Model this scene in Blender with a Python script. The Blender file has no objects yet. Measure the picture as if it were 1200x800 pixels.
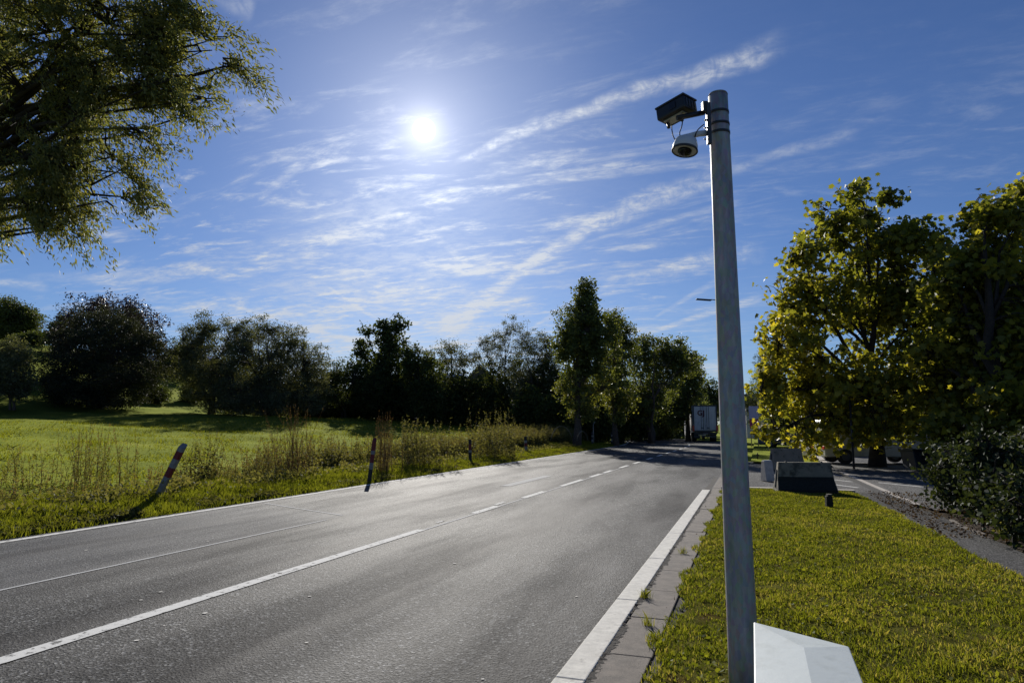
import bpy, bmesh, math, random
import numpy as np
from mathutils import Vector, Matrix

R = math.radians
scn = bpy.context.scene
COL = scn.collection
rng = np.random.default_rng(7)
random.seed(7)

# ------------------------------------------------------------------ camera
EYE = 1.6
PITCH = math.atan(0.125)
YAW = R(19.2)
cam_d = bpy.data.cameras.new('camera')
cam_d.lens = 24.0; cam_d.sensor_width = 36.0
cam_d.clip_start = 0.05; cam_d.clip_end = 6000
cam = bpy.data.objects.new('camera', cam_d); COL.objects.link(cam)
cam.location = (0, 0, EYE); cam.rotation_euler = (R(90) + PITCH, 0, YAW)
scn.camera = cam

# ------------------------------------------------------------------ light
SUN_EL = R(24.1); SUN_AZ = R(-26.9)                 # azimuth from +Y towards +X
SUN = Vector((math.sin(SUN_AZ) * math.cos(SUN_EL), math.cos(SUN_AZ) * math.cos(SUN_EL), math.sin(SUN_EL)))
sl = bpy.data.lights.new('sun', 'SUN'); sl.energy = 5.0; sl.angle = R(0.5); sl.color = (1.0, 0.95, 0.87)
so = bpy.data.objects.new('sun', sl); COL.objects.link(so); so.location = (-60, 120, 60)
so.rotation_euler = (-SUN).to_track_quat('-Z', 'Y').to_euler()
scn.view_settings.view_transform = 'Standard'; scn.view_settings.look = 'None'
scn.view_settings.exposure = 0.15; scn.view_settings.gamma = 1.0
scn.view_settings.use_curve_mapping = False
SKY_STRENGTH = 0.058


def ray(px, py):
    """direction (x right, y ahead, z up) of a picture point, camera heading frame"""
    a = (px - 600) / 800; v = (400 - py) / 800
    return a, math.cos(PITCH) - v * math.sin(PITCH), v * math.cos(PITCH) + math.sin(PITCH)


def turn(x, y):
    return x * math.cos(YAW) - y * math.sin(YAW), x * math.sin(YAW) + y * math.cos(YAW)


def P(px, py, f):
    a, b, c = ray(px, py); t = f / b
    x, y = turn(a * t, f)
    return Vector((x, y, EYE + c * t))


def G(px, py, z=0.0):
    a, b, c = ray(px, py); t = (z - EYE) / c
    x, y = turn(a * t, b * t)
    return Vector((x, y, z))


def D(px, py):
    return (P(px, py, 1.0) - Vector((0, 0, EYE))).normalized()


# ------------------------------------------------------------------ node helper
class NT:
    def __init__(s, tree):
        s.t = tree; s.n = tree.nodes; s.l = tree.links

    def new(s, typ, **kw):
        n = s.n.new(typ)
        for k, v in kw.items(): setattr(n, k, v)
        return n

    def put(s, sock, v):
        if v is None: return
        if isinstance(v, bpy.types.NodeSocket): s.l.new(v, sock)
        else: sock.default_value = v

    def m(s, op, a, b=None, c=None, clamp=False):
        n = s.new('ShaderNodeMath', operation=op, use_clamp=clamp)
        s.put(n.inputs[0], a); s.put(n.inputs[1], b)
        if c is not None: s.put(n.inputs[2], c)
        return n.outputs[0]

    def dot(s, a, v):
        n = s.new('ShaderNodeVectorMath', operation='DOT_PRODUCT')
        s.put(n.inputs[0], a); s.put(n.inputs[1], tuple(v)); return n.outputs['Value']

    def step(s, x, lo, hi):
        n = s.new('ShaderNodeMapRange', interpolation_type='SMOOTHSTEP')
        s.put(n.inputs[0], x); n.inputs[1].default_value = lo; n.inputs[2].default_value = hi
        return n.outputs[0]

    def noise(s, vec, scale, detail=4, rough=0.5, dist=0.0):
        n = s.new('ShaderNodeTexNoise')
        if vec is not None: s.put(n.inputs['Vector'], vec)
        n.inputs['Scale'].default_value = scale; n.inputs['Detail'].default_value = detail
        n.inputs['Roughness'].default_value = rough; n.inputs['Distortion'].default_value = dist
        return n.outputs['Fac']

    def mapping(s, vec, scale=(1, 1, 1), rot=(0, 0, 0), loc=(0, 0, 0)):
        n = s.new('ShaderNodeMapping'); s.put(n.inputs[0], vec)
        n.inputs['Scale'].default_value = scale; n.inputs['Rotation'].default_value = rot; n.inputs['Location'].default_value = loc
        return n.outputs[0]

    def mix(s, f, a, b, mode='MIX'):
        n = s.new('ShaderNodeMix', data_type='RGBA', blend_type=mode)
        s.put(n.inputs[0], f)
        s.put(n.inputs[6], a if isinstance(a, bpy.types.NodeSocket) else tuple(a) + (1,) if len(a) == 3 else a)
        s.put(n.inputs[7], b if isinstance(b, bpy.types.NodeSocket) else tuple(b) + (1,) if len(b) == 3 else b)
        return n.outputs[2]

    def ramp(s, f, stops):
        n = s.new('ShaderNodeValToRGB'); s.put(n.inputs[0], f)
        e = n.color_ramp.elements
        while len(e) < len(stops): e.new(0.5)
        for q, (p, c) in zip(e, stops):
            q.position = p; q.color = tuple(c) + (1,) if len(c) == 3 else c
        return n.outputs[0]


# ------------------------------------------------------------------ sky
w = bpy.data.worlds.new('World'); scn.world = w; w.use_nodes = True
T = NT(w.node_tree); T.n.clear()
sky = T.new('ShaderNodeTexSky', sky_type='NISHITA')
sky.sun_disc = False; sky.sun_elevation = SUN_EL; sky.sun_rotation = SUN_AZ
sky.altitude = 100; sky.air_density = 1.0; sky.dust_density = 0.25; sky.ozone_density = 3.0
tc = T.new('ShaderNodeTexCoord').outputs['Generated']
sep = T.new('ShaderNodeSeparateXYZ'); T.put(sep.inputs[0], tc)
zz = T.m('ADD', T.m('MAXIMUM', sep.outputs[2], 0.0), 0.10)
cp = T.new('ShaderNodeCombineXYZ')
T.put(cp.inputs[0], T.m('DIVIDE', sep.outputs[0], zz)); T.put(cp.inputs[1], T.m('DIVIDE', sep.outputs[1], zz))
pl = cp.outputs[0]
# high thin ice cloud: streaks combed along one wind direction, broken by finer wisps
wisp1 = T.noise(T.mapping(pl, (0.8, 2.3, 1), (0, 0, R(20))), 1.5, 12, 0.66, 0.55)
wisp2 = T.noise(T.mapping(pl, (1.3, 3.6, 1), (0, 0, R(-24)), (4, 2, 0)), 1.9, 12, 0.68, 0.5)
patch = T.noise(T.mapping(pl, (1, 1, 1), (0, 0, 0), (3.3, 1.7, 0)), 0.55, 3, 0.5, 0.3)
cosS = T.dot(tc, SUN)
c0 = T.dot(tc, D(470, 290))
near = T.step(c0, 0.86, 0.985)
a1 = T.m('MULTIPLY', T.step(wisp1, 0.50, 0.68), T.m('ADD', 0.20, T.m('MULTIPLY', near, 0.62)))
a2 = T.m('MULTIPLY', T.step(wisp2, 0.51, 0.68), T.m('ADD', 0.14, T.m('MULTIPLY', near, 0.62)))
veil = T.m('MULTIPLY', T.step(patch, 0.35, 0.75), 0.16)
low_ = T.m('SUBTRACT', 1.0, T.m('MULTIPLY', T.step(sep.outputs[2], 0.30, 0.48), 0.75))
cl = T.m('MULTIPLY', T.m('ADD', T.m('ADD', a1, a2), T.m('MULTIPLY', veil, T.m('ADD', 0.4, T.m('MULTIPLY', near, 0.5)))), low_)


def trail(A, B, width, amp, ragged=0.5, noise_scale=40, wtaper=0.5):
    """an old vapour trail between two directions of the sky"""
    A = D(*A); B = D(*B); width = width * 0.78; n = A.cross(B).normalized(); mid = (A + B).normalized(); t = n.cross(mid).normalized()
    if t.dot(B) < 0: t = -t
    half = t.dot(B)
    along = T.dot(tc, t)
    # the width grows towards the far end
    wv = T.m('MULTIPLY_ADD', T.m('DIVIDE', along, half), width * wtaper, width)
    wob = T.m('MULTIPLY', T.m('SUBTRACT', T.noise(tc, 6, 3, 0.5), 0.5), width * 3.0)
    dist = T.m('DIVIDE', T.m('ABSOLUTE', T.m('ADD', T.dot(tc, n), wob)), wv)
    core = T.m('SUBTRACT', 1.0, T.step(dist, 0.15, 1.0))
    ends = T.m('SUBTRACT', 1.0, T.step(T.m('ABSOLUTE', T.m('DIVIDE', along, half)), 0.75, 1.0))
    fl = T.noise(T.mapping(tc, (1, 1, 1)), noise_scale, 6, 0.65, 0.8)
    fl = T.m('MULTIPLY_ADD', T.step(fl, 0.3, 0.7), ragged, 1 - ragged)
    front = T.m('GREATER_THAN', T.dot(tc, mid), 0.3)
    return T.m('MULTIPLY', T.m('MULTIPLY', T.m('MULTIPLY', core, ends), T.m('MULTIPLY', fl, front)), amp)


trails = [trail((520, 192), (930, 45), 0.020, 0.85, 0.7, 34), trail((505, 400), (720, 245), 0.020, 0.85, 0.35, 20, -0.3), trail((375, 330), (520, 425), 0.006, 0.45, 0.4, 30), trail((250, 350), (430, 405), 0.006, 0.45, 0.4, 30),
          trail((330, 345), (560, 335), 0.011, 0.45, 0.6, 36), trail((410, 405), (640, 345), 0.007, 0.4, 0.5, 30), trail((560, 320), (470, 250), 0.012, 0.30, 0.7, 40), trail((200, 300), (420, 270), 0.012, 0.25, 0.7, 30), trail((620, 390), (690, 340), 0.006, 0.4, 0.4, 30), trail((260, 395), (340, 360), 0.004, 0.5, 0.4, 30),
          trail((690, 268), (850, 200), 0.024, 0.75, 0.75, 40, 0.1), trail((840, 208), (1010, 150), 0.014, 0.30, 0.6, 40, 0.1), trail((680, 285), (880, 232), 0.007, 0.4, 0.4, 30),
          trail((700, 335), (900, 285), 0.022, 0.55, 0.8, 40), trail((740, 395), (900, 345), 0.008, 0.6, 0.35, 25),
          trail((760, 375), (850, 325), 0.007, 0.35, 0.4, 25), trail((398, 420), (404, 290), 0.010, 0.16, 0.5, 25),
          trail((300, 235), (355, 190), 0.010, 0.35, 0.7, 40), trail((-60, 330), (60, 338), 0.008, 0.5, 0.5, 30),
          trail((300, 340), (560, 390), 0.010, 0.3, 0.5, 25), trail((350, 385), (450, 405), 0.007, 0.5, 0.4, 25),
          trail((560, 350), (850, 300), 0.012, 0.22, 0.6, 25), trail((20, 330), (200, 318), 0.014, 0.22, 0.6, 30),
          trail((225, -14), (300, 16), 0.018, 0.3, 0.8, 30), trail((800, 430), (860, 440), 0.02, 0.6, 0.6, 30)]
for q in trails: cl = T.m('ADD', cl, q)
fib = T.noise(T.mapping(pl, (2.2, 3.4, 1), (0, 0, R(8))), 5.0, 8, 0.7, 0.4)
cloudy = T.m('MULTIPLY', T.step(T.dot(tc, D(450, 395)), 0.970, 0.998), T.m('MULTIPLY_ADD', T.step(T.noise(T.mapping(pl, (0.7, 1.6, 1), (0, 0, R(15)), (9, 4, 0)), 2.0, 10, 0.62, 0.5), 0.38, 0.62), 0.5, 0.12))
cl = T.m('ADD', cl, cloudy)
cl = T.m('MULTIPLY', cl, T.m('MULTIPLY_ADD', T.step(fib, 0.36, 0.64), 0.72, 0.35))
cl = T.m('MINIMUM', cl, 0.92)
glow = T.m('POWER', T.m('MAXIMUM', cosS, 0.0), 60)
glow2 = T.m('ADD', T.m('POWER', T.m('MAXIMUM', cosS, 0.0), 2600), T.m('MULTIPLY', T.m('POWER', T.m('MAXIMUM', cosS, 0.0), 420), 0.45))
disc = T.step(cosS, math.cos(R(0.95)), math.cos(R(0.6)))
hz_ = T.m('POWER', T.m('SUBTRACT', 1.0, T.m('MAXIMUM', sep.outputs[2], 0.0)), 9)
sc_ = T.new('ShaderNodeVectorMath', operation='MULTIPLY'); T.put(sc_.inputs[0], sky.outputs[0])
sc_.inputs[1].default_value = (SKY_STRENGTH * 0.62, SKY_STRENGTH * 0.79, SKY_STRENGTH * 1.14)
cloudcol = T.new('ShaderNodeVectorMath', operation='SCALE'); cloudcol.inputs[0].default_value = (0.80, 0.85, 0.93)
T.put(cloudcol.inputs['Scale'], T.m('ADD', 0.66, T.m('MULTIPLY', glow, 0.5)))
skyc = T.mix(cl, sc_.outputs[0], cloudcol.outputs[0])
au = T.new('ShaderNodeVectorMath', operation='SCALE'); au.inputs[0].default_value = (1.0, 0.95, 0.88)
T.put(au.inputs['Scale'], T.m('ADD', T.m('ADD', T.m('MULTIPLY', glow, 0.14), T.m('MULTIPLY', glow2, 0.42)), T.m('MULTIPLY', disc, 14.0)))
sm = T.new('ShaderNodeVectorMath', operation='ADD'); T.put(sm.inputs[0], skyc); T.put(sm.inputs[1], au.outputs[0])
bg = T.new('ShaderNodeBackground'); T.put(bg.inputs[0], sm.outputs[0]); bg.inputs[1].default_value = 1.0
T.put(T.new('ShaderNodeOutputWorld').inputs[0], bg.outputs[0])


# ------------------------------------------------------------------ materials
def material(name):
    m = bpy.data.materials.new(name); m.use_nodes = True
    t = NT(m.node_tree); t.n.clear()
    out = t.new('ShaderNodeOutputMaterial')
    return m, t, out


def pbr(name, col, rough=0.6, metal=0.0, var=0.15, scale=6.0, bump=0.0, bump_scale=60.0, spec=0.5, dirt=None, dirt_at=(0.55, 0.75), dirt_scale=2.0):
    m, t, out = material(name)
    b = t.new('ShaderNodeBsdfPrincipled')
    co = t.new('ShaderNodeTexCoord').outputs['Object']
    n = t.noise(co, scale, 5, 0.6)
    lo = [c * (1 - var) for c in col]; hi = [min(1, c * (1 + var)) for c in col]
    c = t.ramp(n, [(0.3, lo), (0.7, hi)])
    if dirt:
        c = t.mix(t.step(t.noise(co, dirt_scale, 6, 0.65), *dirt_at), c, dirt)
    t.put(b.inputs['Base Color'], c); b.inputs['Roughness'].default_value = rough
    b.inputs['Metallic'].default_value = metal; b.inputs['Specular IOR Level'].default_value = spec
    if bump:
        bp = t.new('ShaderNodeBump'); bp.inputs['Strength'].default_value = bump; bp.inputs['Distance'].default_value = 0.01
        t.put(bp.inputs['Height'], t.noise(co, bump_scale, 4, 0.6)); t.put(b.inputs['Normal'], bp.outputs[0])
    t.put(out.inputs[0], b.outputs[0])
    return m


def leafmat(name, dark, light, accent=None, transl=0.5, rough=0.45, spec=0.3):
    """colour picked per leaf through the point attribute 'tint' (0 dark, 1 light, above 1 the accent)"""
    m, t, out = material(name)
    at = t.new('ShaderNodeAttribute', attribute_name='tint').outputs['Fac']
    c = t.ramp(t.m('MULTIPLY', at, 0.5), [(0.0, dark), (0.5, light), (1.0, accent or light)])
    b = t.new('ShaderNodeBsdfPrincipled'); t.put(b.inputs['Base Color'], c)
    b.inputs['Roughness'].default_value = rough; b.inputs['Specular IOR Level'].default_value = spec
    tr = t.new('ShaderNodeBsdfTranslucent')
    t.put(tr.inputs[0], t.mix(1.0, c, (1.5, 1.35, 0.5, 1), 'MULTIPLY'))
    ms = t.new('ShaderNodeMixShader'); ms.inputs[0].default_value = transl
    t.put(ms.inputs[1], b.outputs[0]); t.put(ms.inputs[2], tr.outputs[0])
    t.put(out.inputs[0], ms.outputs[0])
    return m


def ground_mat():
    m, t, out = material('meadow_ground')
    g = t.new('ShaderNodeNewGeometry').outputs['Position']
    s = t.new('ShaderNodeSeparateXYZ'); t.put(s.inputs[0], g)
    n1 = t.noise(g, 0.35, 5, 0.6); n2 = t.noise(t.mapping(g, (1, 1, 0.3)), 5.0, 5, 0.7); n3 = t.noise(g, 45, 3, 0.6)
    c = t.ramp(n1, [(0.3, (0.11, 0.13, 0.018)), (0.55, (0.165, 0.185, 0.028)), (0.75, (0.20, 0.20, 0.045))])
    c = t.mix(t.m('MULTIPLY', t.step(n2, 0.35, 0.7), 0.55), c, (0.055, 0.085, 0.012))
    c = t.mix(t.m('MULTIPLY', t.step(n3, 0.45, 0.7), 0.5), c, (0.05, 0.07, 0.015))
    soil = t.ramp(n3, [(0.3, (0.03, 0.022, 0.014)), (0.7, (0.075, 0.05, 0.03))])
    c = t.mix(t.step(s.outputs[0], 2.2, 3.4), c, soil)
    b = t.new('ShaderNodeBsdfPrincipled'); t.put(b.inputs['Base Color'], c); b.inputs['Roughness'].default_value = 0.95
    b.inputs['Specular IOR Level'].default_value = 0.15
    bp = t.new('ShaderNodeBump'); bp.inputs['Strength'].default_value = 0.9; bp.inputs['Distance'].default_value = 0.08
    t.put(bp.inputs['Height'], t.m('ADD', n2, t.m('MULTIPLY', n3, 0.5))); t.put(b.inputs['Normal'], bp.outputs[0])
    # upright blades let sunlight through towards the eye
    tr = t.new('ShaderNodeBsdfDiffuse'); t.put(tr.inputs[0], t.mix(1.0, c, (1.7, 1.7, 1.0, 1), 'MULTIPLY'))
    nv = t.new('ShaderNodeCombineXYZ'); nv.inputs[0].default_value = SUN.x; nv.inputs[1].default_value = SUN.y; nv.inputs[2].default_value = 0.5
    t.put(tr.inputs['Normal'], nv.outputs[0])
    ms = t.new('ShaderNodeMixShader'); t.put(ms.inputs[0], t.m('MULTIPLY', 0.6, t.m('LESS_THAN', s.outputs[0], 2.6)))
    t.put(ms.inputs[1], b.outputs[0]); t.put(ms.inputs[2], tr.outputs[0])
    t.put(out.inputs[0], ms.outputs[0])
    return m


def asphalt_mat(name, base=0.05, light=0.20, rough=0.55, wheel=True, gloss=0.5):
    m, t, out = material(name)
    g = t.new('ShaderNodeNewGeometry').outputs['Position']
    s = t.new('ShaderNodeSeparateXYZ'); t.put(s.inputs[0], g)
    v = t.new('ShaderNodeTexVoronoi'); v.inputs['Scale'].default_value = 58; t.put(v.inputs['Vector'], g)
    fine = t.noise(g, 90, 3, 0.7); mid = t.noise(t.mapping(g, (1, 0.18, 1)), 1.2, 5, 0.6); blot = t.noise(g, 7, 4, 0.6)
    c = t.ramp(v.outputs['Color'], [(0.15, (base * 0.22,) * 3), (0.5, (base, base * 0.98, base * 0.96)), (0.75, (base * 2.3, base * 2.25, base * 2.15)), (0.93, (light, light, light * 0.96))])
    c = t.mix(t.m('MULTIPLY', t.step(mid, 0.4, 0.7), 0.35), c, (base * 1.5, base * 1.45, base * 1.4))
    c = t.mix(t.m('MULTIPLY', t.step(blot, 0.5, 0.75), 0.35), c, (base * 0.4,) * 3)
    if wheel:                                       # tracks polished by tyres, and the newer patch in the far lane
        ph = t.m('SINE', t.m('MULTIPLY', t.m('ADD', s.outputs[0], 2.1), 3.5))
        c = t.mix(t.m('MULTIPLY', t.m('MULTIPLY', t.step(ph, 0.0, 1.0), t.step(t.noise(t.mapping(g, (1.5, 0.12, 1)), 1.0, 4, 0.6), 0.3, 0.6)), 0.55), c, (base * 0.5, base * 0.45, base * 0.47))
        c = t.mix(t.m('MULTIPLY', t.step(t.noise(t.mapping(g, (0.9, 0.25, 1), (0, 0, 0.2), (7, 3, 0)), 1.1, 6, 0.65), 0.58, 0.72), 0.5), c, (base * 2.6, base * 2.5, base * 2.4))
        pa = t.m('MULTIPLY', t.m('LESS_THAN', s.outputs[0], -7.08), t.m('LESS_THAN', s.outputs[1], 11.3))
        c = t.mix(t.m('MULTIPLY', pa, 0.40), c, (base * 3.2,) * 3)
        c = t.mix(t.m('MULTIPLY', t.step(t.noise(t.mapping(g, (0.6, 0.10, 1), (0, 0, -0.12), (1, 9, 0)), 1.3, 5, 0.6), 0.50, 0.70), 0.55), c, (base * 0.45, base * 0.43, base * 0.43))
    b = t.new('ShaderNodeBsdfPrincipled'); t.put(b.inputs['Base Color'], c)
    t.put(b.inputs['Roughness'], t.m('MULTIPLY_ADD', fine, 0.3, rough - 0.22))
    t.put(b.inputs['Specular IOR Level'], t.m('MULTIPLY', gloss, t.m('MULTIPLY_ADD', t.step(t.noise(t.mapping(g, (0.8, 0.13, 1), (0, 0, -0.1), (5, 2, 0)), 1.2, 5, 0.6), 0.35, 0.65), 1.1, 0.45)))
    bp = t.new('ShaderNodeBump'); bp.inputs['Strength'].default_value = 0.8; bp.inputs['Distance'].default_value = 0.007
    t.put(bp.inputs['Height'], t.m('ADD', v.outputs['Distance'], fine)); t.put(b.inputs['Normal'], bp.outputs[0])
    t.put(out.inputs[0], b.outputs[0])
    return m


def paint_mat(name='road_paint', wear=(0.54, 0.62), col=(0.72, 0.71, 0.66)):
    m, t, out = material(name)
    g = t.new('ShaderNodeNewGeometry').outputs['Position']
    b = t.new('ShaderNodeBsdfPrincipled'); b.inputs['Specular IOR Level'].default_value = 0.2
    n = t.noise(g, 9, 7, 0.75)
    c = t.mix(t.step(n, *wear), col, (0.10, 0.10, 0.095))
    c = t.mix(t.m('MULTIPLY', t.step(t.noise(g, 60, 3, 0.7), 0.5, 0.72), 0.35), c, (0.22, 0.21, 0.2))
    t.put(b.inputs['Base Color'], c); b.inputs['Roughness'].default_value = 0.9
    t.put(out.inputs[0], b.outputs[0]); return m


def galv_mat():
    m, t, out = material('galvanised_steel')
    co = t.new('ShaderNodeTexCoord').outputs['Object']
    v = t.new('ShaderNodeTexVoronoi'); v.inputs['Scale'].default_value = 45; t.put(v.inputs['Vector'], t.mapping(co, (1, 1, 0.5)))
    n = t.noise(t.mapping(co, (6, 6, 1.2)), 3, 6, 0.65)
    c = t.ramp(n, [(0.3, (0.25, 0.245, 0.23)), (0.55, (0.36, 0.355, 0.335)), (0.8, (0.55, 0.54, 0.51))])
    c = t.mix(0.25, c, v.outputs['Color'], 'SOFT_LIGHT')
    c = t.mix(t.m('MULTIPLY', t.step(t.noise(t.mapping(co, (1, 1, 0.08)), 26, 4, 0.6), 0.6, 0.75), 0.5), c, (0.40, 0.42, 0.41))
    b = t.new('ShaderNodeBsdfPrincipled'); t.put(b.inputs['Base Color'], c); b.inputs['Metallic'].default_value = 0.2
    t.put(b.inputs['Roughness'], t.m('MULTIPLY_ADD', n, 0.3, 0.36))
    t.put(out.inputs[0], b.outputs[0]); return m


M = {}
M['ground'] = ground_mat()
M['asphalt'] = asphalt_mat('road_asphalt', 0.042, 0.33, 0.80, True, 0.11)
M['side_asphalt'] = asphalt_mat('side_asphalt', 0.10, 0.24, 0.9, False, 0.12)
M['path_asphalt'] = asphalt_mat('path_asphalt', 0.055, 0.14, 0.92, False, 0.15)
M['paint'] = paint_mat()
M['faint_paint'] = paint_mat('worn_paint', (0.55, 0.75), (0.42, 0.42, 0.40))
M['seal'] = paint_mat('pale_joint', (0.55, 0.75), (0.52, 0.52, 0.50))
M['kerb_paint'] = pbr('kerb_paint', (0.70, 0.67, 0.59), 0.9, spec=0.2, var=0.14, scale=14, dirt=(0.30, 0.28, 0.24), dirt_at=(0.56, 0.8), dirt_scale=11, bump=0.5, bump_scale=90)
M['slab'] = pbr('gutter_concrete', (0.15, 0.125, 0.10), 0.85, var=0.28, scale=9, bump=0.8, bump_scale=120, dirt=(0.10, 0.085, 0.07), dirt_at=(0.5, 0.72), dirt_scale=5)
M['soil'] = pbr('dark_soil', (0.03, 0.025, 0.02), 0.95, var=0.4, scale=30, bump=1, bump_scale=80)
M['concrete'] = pbr('barrier_concrete', (0.23, 0.20, 0.14), 0.9, var=0.2, scale=7, bump=0.7, bump_scale=70, dirt=(0.07, 0.065, 0.045), dirt_at=(0.46, 0.62), dirt_scale=3.2)
M['concrete_clean'] = pbr('weathered_concrete', (0.42, 0.38, 0.33), 0.9, var=0.18, scale=8, bump=0.6, bump_scale=60, dirt=(0.15, 0.12, 0.09), dirt_at=(0.55, 0.75), dirt_scale=4)
M['concrete_brown'] = pbr('brown_concrete', (0.30, 0.23, 0.16), 0.9, var=0.2, scale=8, bump=0.6, bump_scale=60, dirt=(0.12, 0.10, 0.06), dirt_at=(0.5, 0.7), dirt_scale=4)
M['moss'] = pbr('black_moss', (0.018, 0.019, 0.014), 0.95, var=0.4, scale=25, bump=1, bump_scale=60)
M['lawn'] = pbr('lawn_thatch', (0.10, 0.095, 0.022), 1.0, var=0.45, scale=8, bump=1, bump_scale=60, spec=0.0, dirt=(0.085, 0.055, 0.02), dirt_at=(0.5, 0.7), dirt_scale=3)
M['galv'] = galv_mat()
M['black'] = pbr('black_plastic', (0.012, 0.013, 0.015), 0.38, var=0.1)
M['darkgrey'] = pbr('dark_grey_metal', (0.045, 0.048, 0.052), 0.45, metal=0.3, var=0.15)
M['silver'] = pbr('silver_plate', (0.45, 0.45, 0.43), 0.4, metal=0.6, var=0.15)
M['white'] = pbr('white_housing', (0.62, 0.63, 0.62), 0.4, var=0.05)
M['lens'] = pbr('dark_dome', (0.01, 0.008, 0.008), 0.08, var=0.0)
M['cable'] = pbr('black_cable', (0.012, 0.012, 0.014), 0.6, var=0)
M['cabinet'] = pbr('pale_cabinet', (0.53, 0.575, 0.56), 0.55, var=0.03, scale=5, bump=0.08, bump_scale=40, dirt=(0.47, 0.51, 0.49), dirt_at=(0.5, 0.7), dirt_scale=9)
M['postwhite'] = pbr('post_white', (0.21, 0.205, 0.20), 0.7, var=0.2, scale=18, dirt=(0.16, 0.15, 0.13), dirt_at=(0.55, 0.75), dirt_scale=12)
M['postred'] = pbr('post_red', (0.15, 0.014, 0.016), 0.65, var=0.2, scale=18, dirt=(0.09, 0.02, 0.02), dirt_at=(0.58, 0.78), dirt_scale=12)
M['postblack'] = pbr('post_black', (0.02, 0.02, 0.022), 0.7, var=0.2)
M['bark'] = pbr('grey_brown_bark', (0.085, 0.065, 0.05), 0.95, var=0.4, scale=9, bump=1, bump_scale=26)
M['darkbark'] = pbr('dark_bark', (0.03, 0.024, 0.02), 0.95, var=0.4, scale=9, bump=1, bump_scale=26)
M['stem'] = pbr('dry_stem', (0.13, 0.085, 0.05), 0.9, var=0.4, scale=5)
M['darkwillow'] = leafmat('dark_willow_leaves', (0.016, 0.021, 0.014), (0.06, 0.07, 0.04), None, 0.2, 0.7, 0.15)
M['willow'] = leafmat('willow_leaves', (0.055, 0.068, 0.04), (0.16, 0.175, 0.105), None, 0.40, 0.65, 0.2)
M['oak'] = leafmat('dark_leaves', (0.028, 0.044, 0.016), (0.095, 0.12, 0.04), None, 0.40, 0.65, 0.2)
M['lime'] = leafmat('lime_leaves', (0.06, 0.085, 0.028), (0.16, 0.185, 0.055), (0.28, 0.27, 0.07), 0.45, 0.55, 0.35)
M['purple'] = leafmat('purple_leaves', (0.018, 0.013, 0.018), (0.06, 0.04, 0.05), None, 0.2)
M['maple'] = leafmat('maple_leaves', (0.09, 0.115, 0.026), (0.24, 0.25, 0.045), (0.52, 0.45, 0.06), 0.58, 0.5, 0.35)
M['ash'] = leafmat('overhanging_leaves', (0.075, 0.10, 0.045), (0.22, 0.235, 0.10), (0.30, 0.25, 0.11), 0.5, 0.6, 0.25)
M['shrub'] = leafmat('shrub_leaves', (0.014, 0.024, 0.010), (0.055, 0.075, 0.03), (0.12, 0.14, 0.07), 0.25, 0.7, 0.3)
M['grass'] = leafmat('grass_blades', (0.07, 0.095, 0.012), (0.20, 0.225, 0.030), (0.33, 0.29, 0.12), 0.5, 0.75, 0.25)
M['weed'] = leafmat('weed_leaves', (0.06, 0.065, 0.025), (0.19, 0.19, 0.085), (0.18, 0.115, 0.07), 0.42, 0.8, 0.2)
M['litter'] = leafmat('fallen_leaves', (0.035, 0.022, 0.016), (0.09, 0.055, 0.035), (0.17, 0.12, 0.07), 0.15, 0.8, 0.2)
M['truckwhite'] = pbr('trailer_white', (0.62, 0.63, 0.66), 0.5, var=0.08, scale=3, dirt=(0.4, 0.4, 0.4), dirt_at=(0.5, 0.8))
M['logo'] = pbr('lettering_dark_red', (0.10, 0.01, 0.015), 0.6, var=0)
M['tailred'] = pbr('tail_lamp_red', (0.55, 0.05, 0.02), 0.3, var=0)
M['tyre'] = pbr('tyre_rubber', (0.018, 0.018, 0.018), 0.85, var=0.2)
M['rim'] = pbr('wheel_rim', (0.10, 0.10, 0.105), 0.4, metal=0.6, var=0.1)
M['carblue'] = pbr('dark_blue_paint', (0.02, 0.03, 0.06), 0.25, var=0.05, spec=0.8)
M['vangrey'] = pbr('pale_grey_paint', (0.42, 0.41, 0.38), 0.4, var=0.06, dirt=(0.3, 0.29, 0.27), dirt_at=(0.5, 0.8))
M['glass'] = pbr('dark_glass', (0.02, 0.025, 0.03), 0.06, var=0, spec=0.8)
M['brick'] = pbr('dark_cladding', (0.10, 0.09, 0.075), 0.85, var=0.25, scale=2)
M['roof'] = pbr('pale_metal_roof', (0.45, 0.45, 0.44), 0.35, metal=0.2, var=0.15, scale=3)
M['render'] = pbr('pale_render', (0.50, 0.48, 0.43), 0.85, var=0.1)
M['tile'] = pbr('brown_roof_tile', (0.13, 0.07, 0.05), 0.8, var=0.25, scale=12, bump=1, bump_scale=14)
M['bin'] = pbr('blue_grey_container', (0.014, 0.022, 0.035), 0.5, var=0.15)
M['pink'] = pbr('magenta_sign', (0.40, 0.03, 0.10), 0.5, var=0.1)
M['lilac'] = pbr('lilac_white_sign', (0.50, 0.46, 0.60), 0.5, var=0.1)


# ------------------------------------------------------------------ object helpers
def tag(o, label=None, cat=None, group=None, kind=None):
    if label: o['label'] = label
    if cat: o['category'] = cat
    if group: o['group'] = group
    if kind: o['kind'] = kind
    return o


def empty(name, loc=(0, 0, 0), rz=0.0, label=None, cat=None, group=None):
    o = bpy.data.objects.new(name, None); COL.objects.link(o); o.empty_display_size = 0.2
    o.location = loc; o.rotation_euler = (0, 0, rz)
    return tag(o, label, cat, group)


def link(name, me, mat, parent=None, smooth=False):
    o = bpy.data.objects.new(name, me); COL.objects.link(o)
    for q in (mat if isinstance(mat, (list, tuple)) else [mat]): me.materials.append(q)
    if smooth: me.shade_smooth()
    if parent: o.parent = parent
    return o


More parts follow.
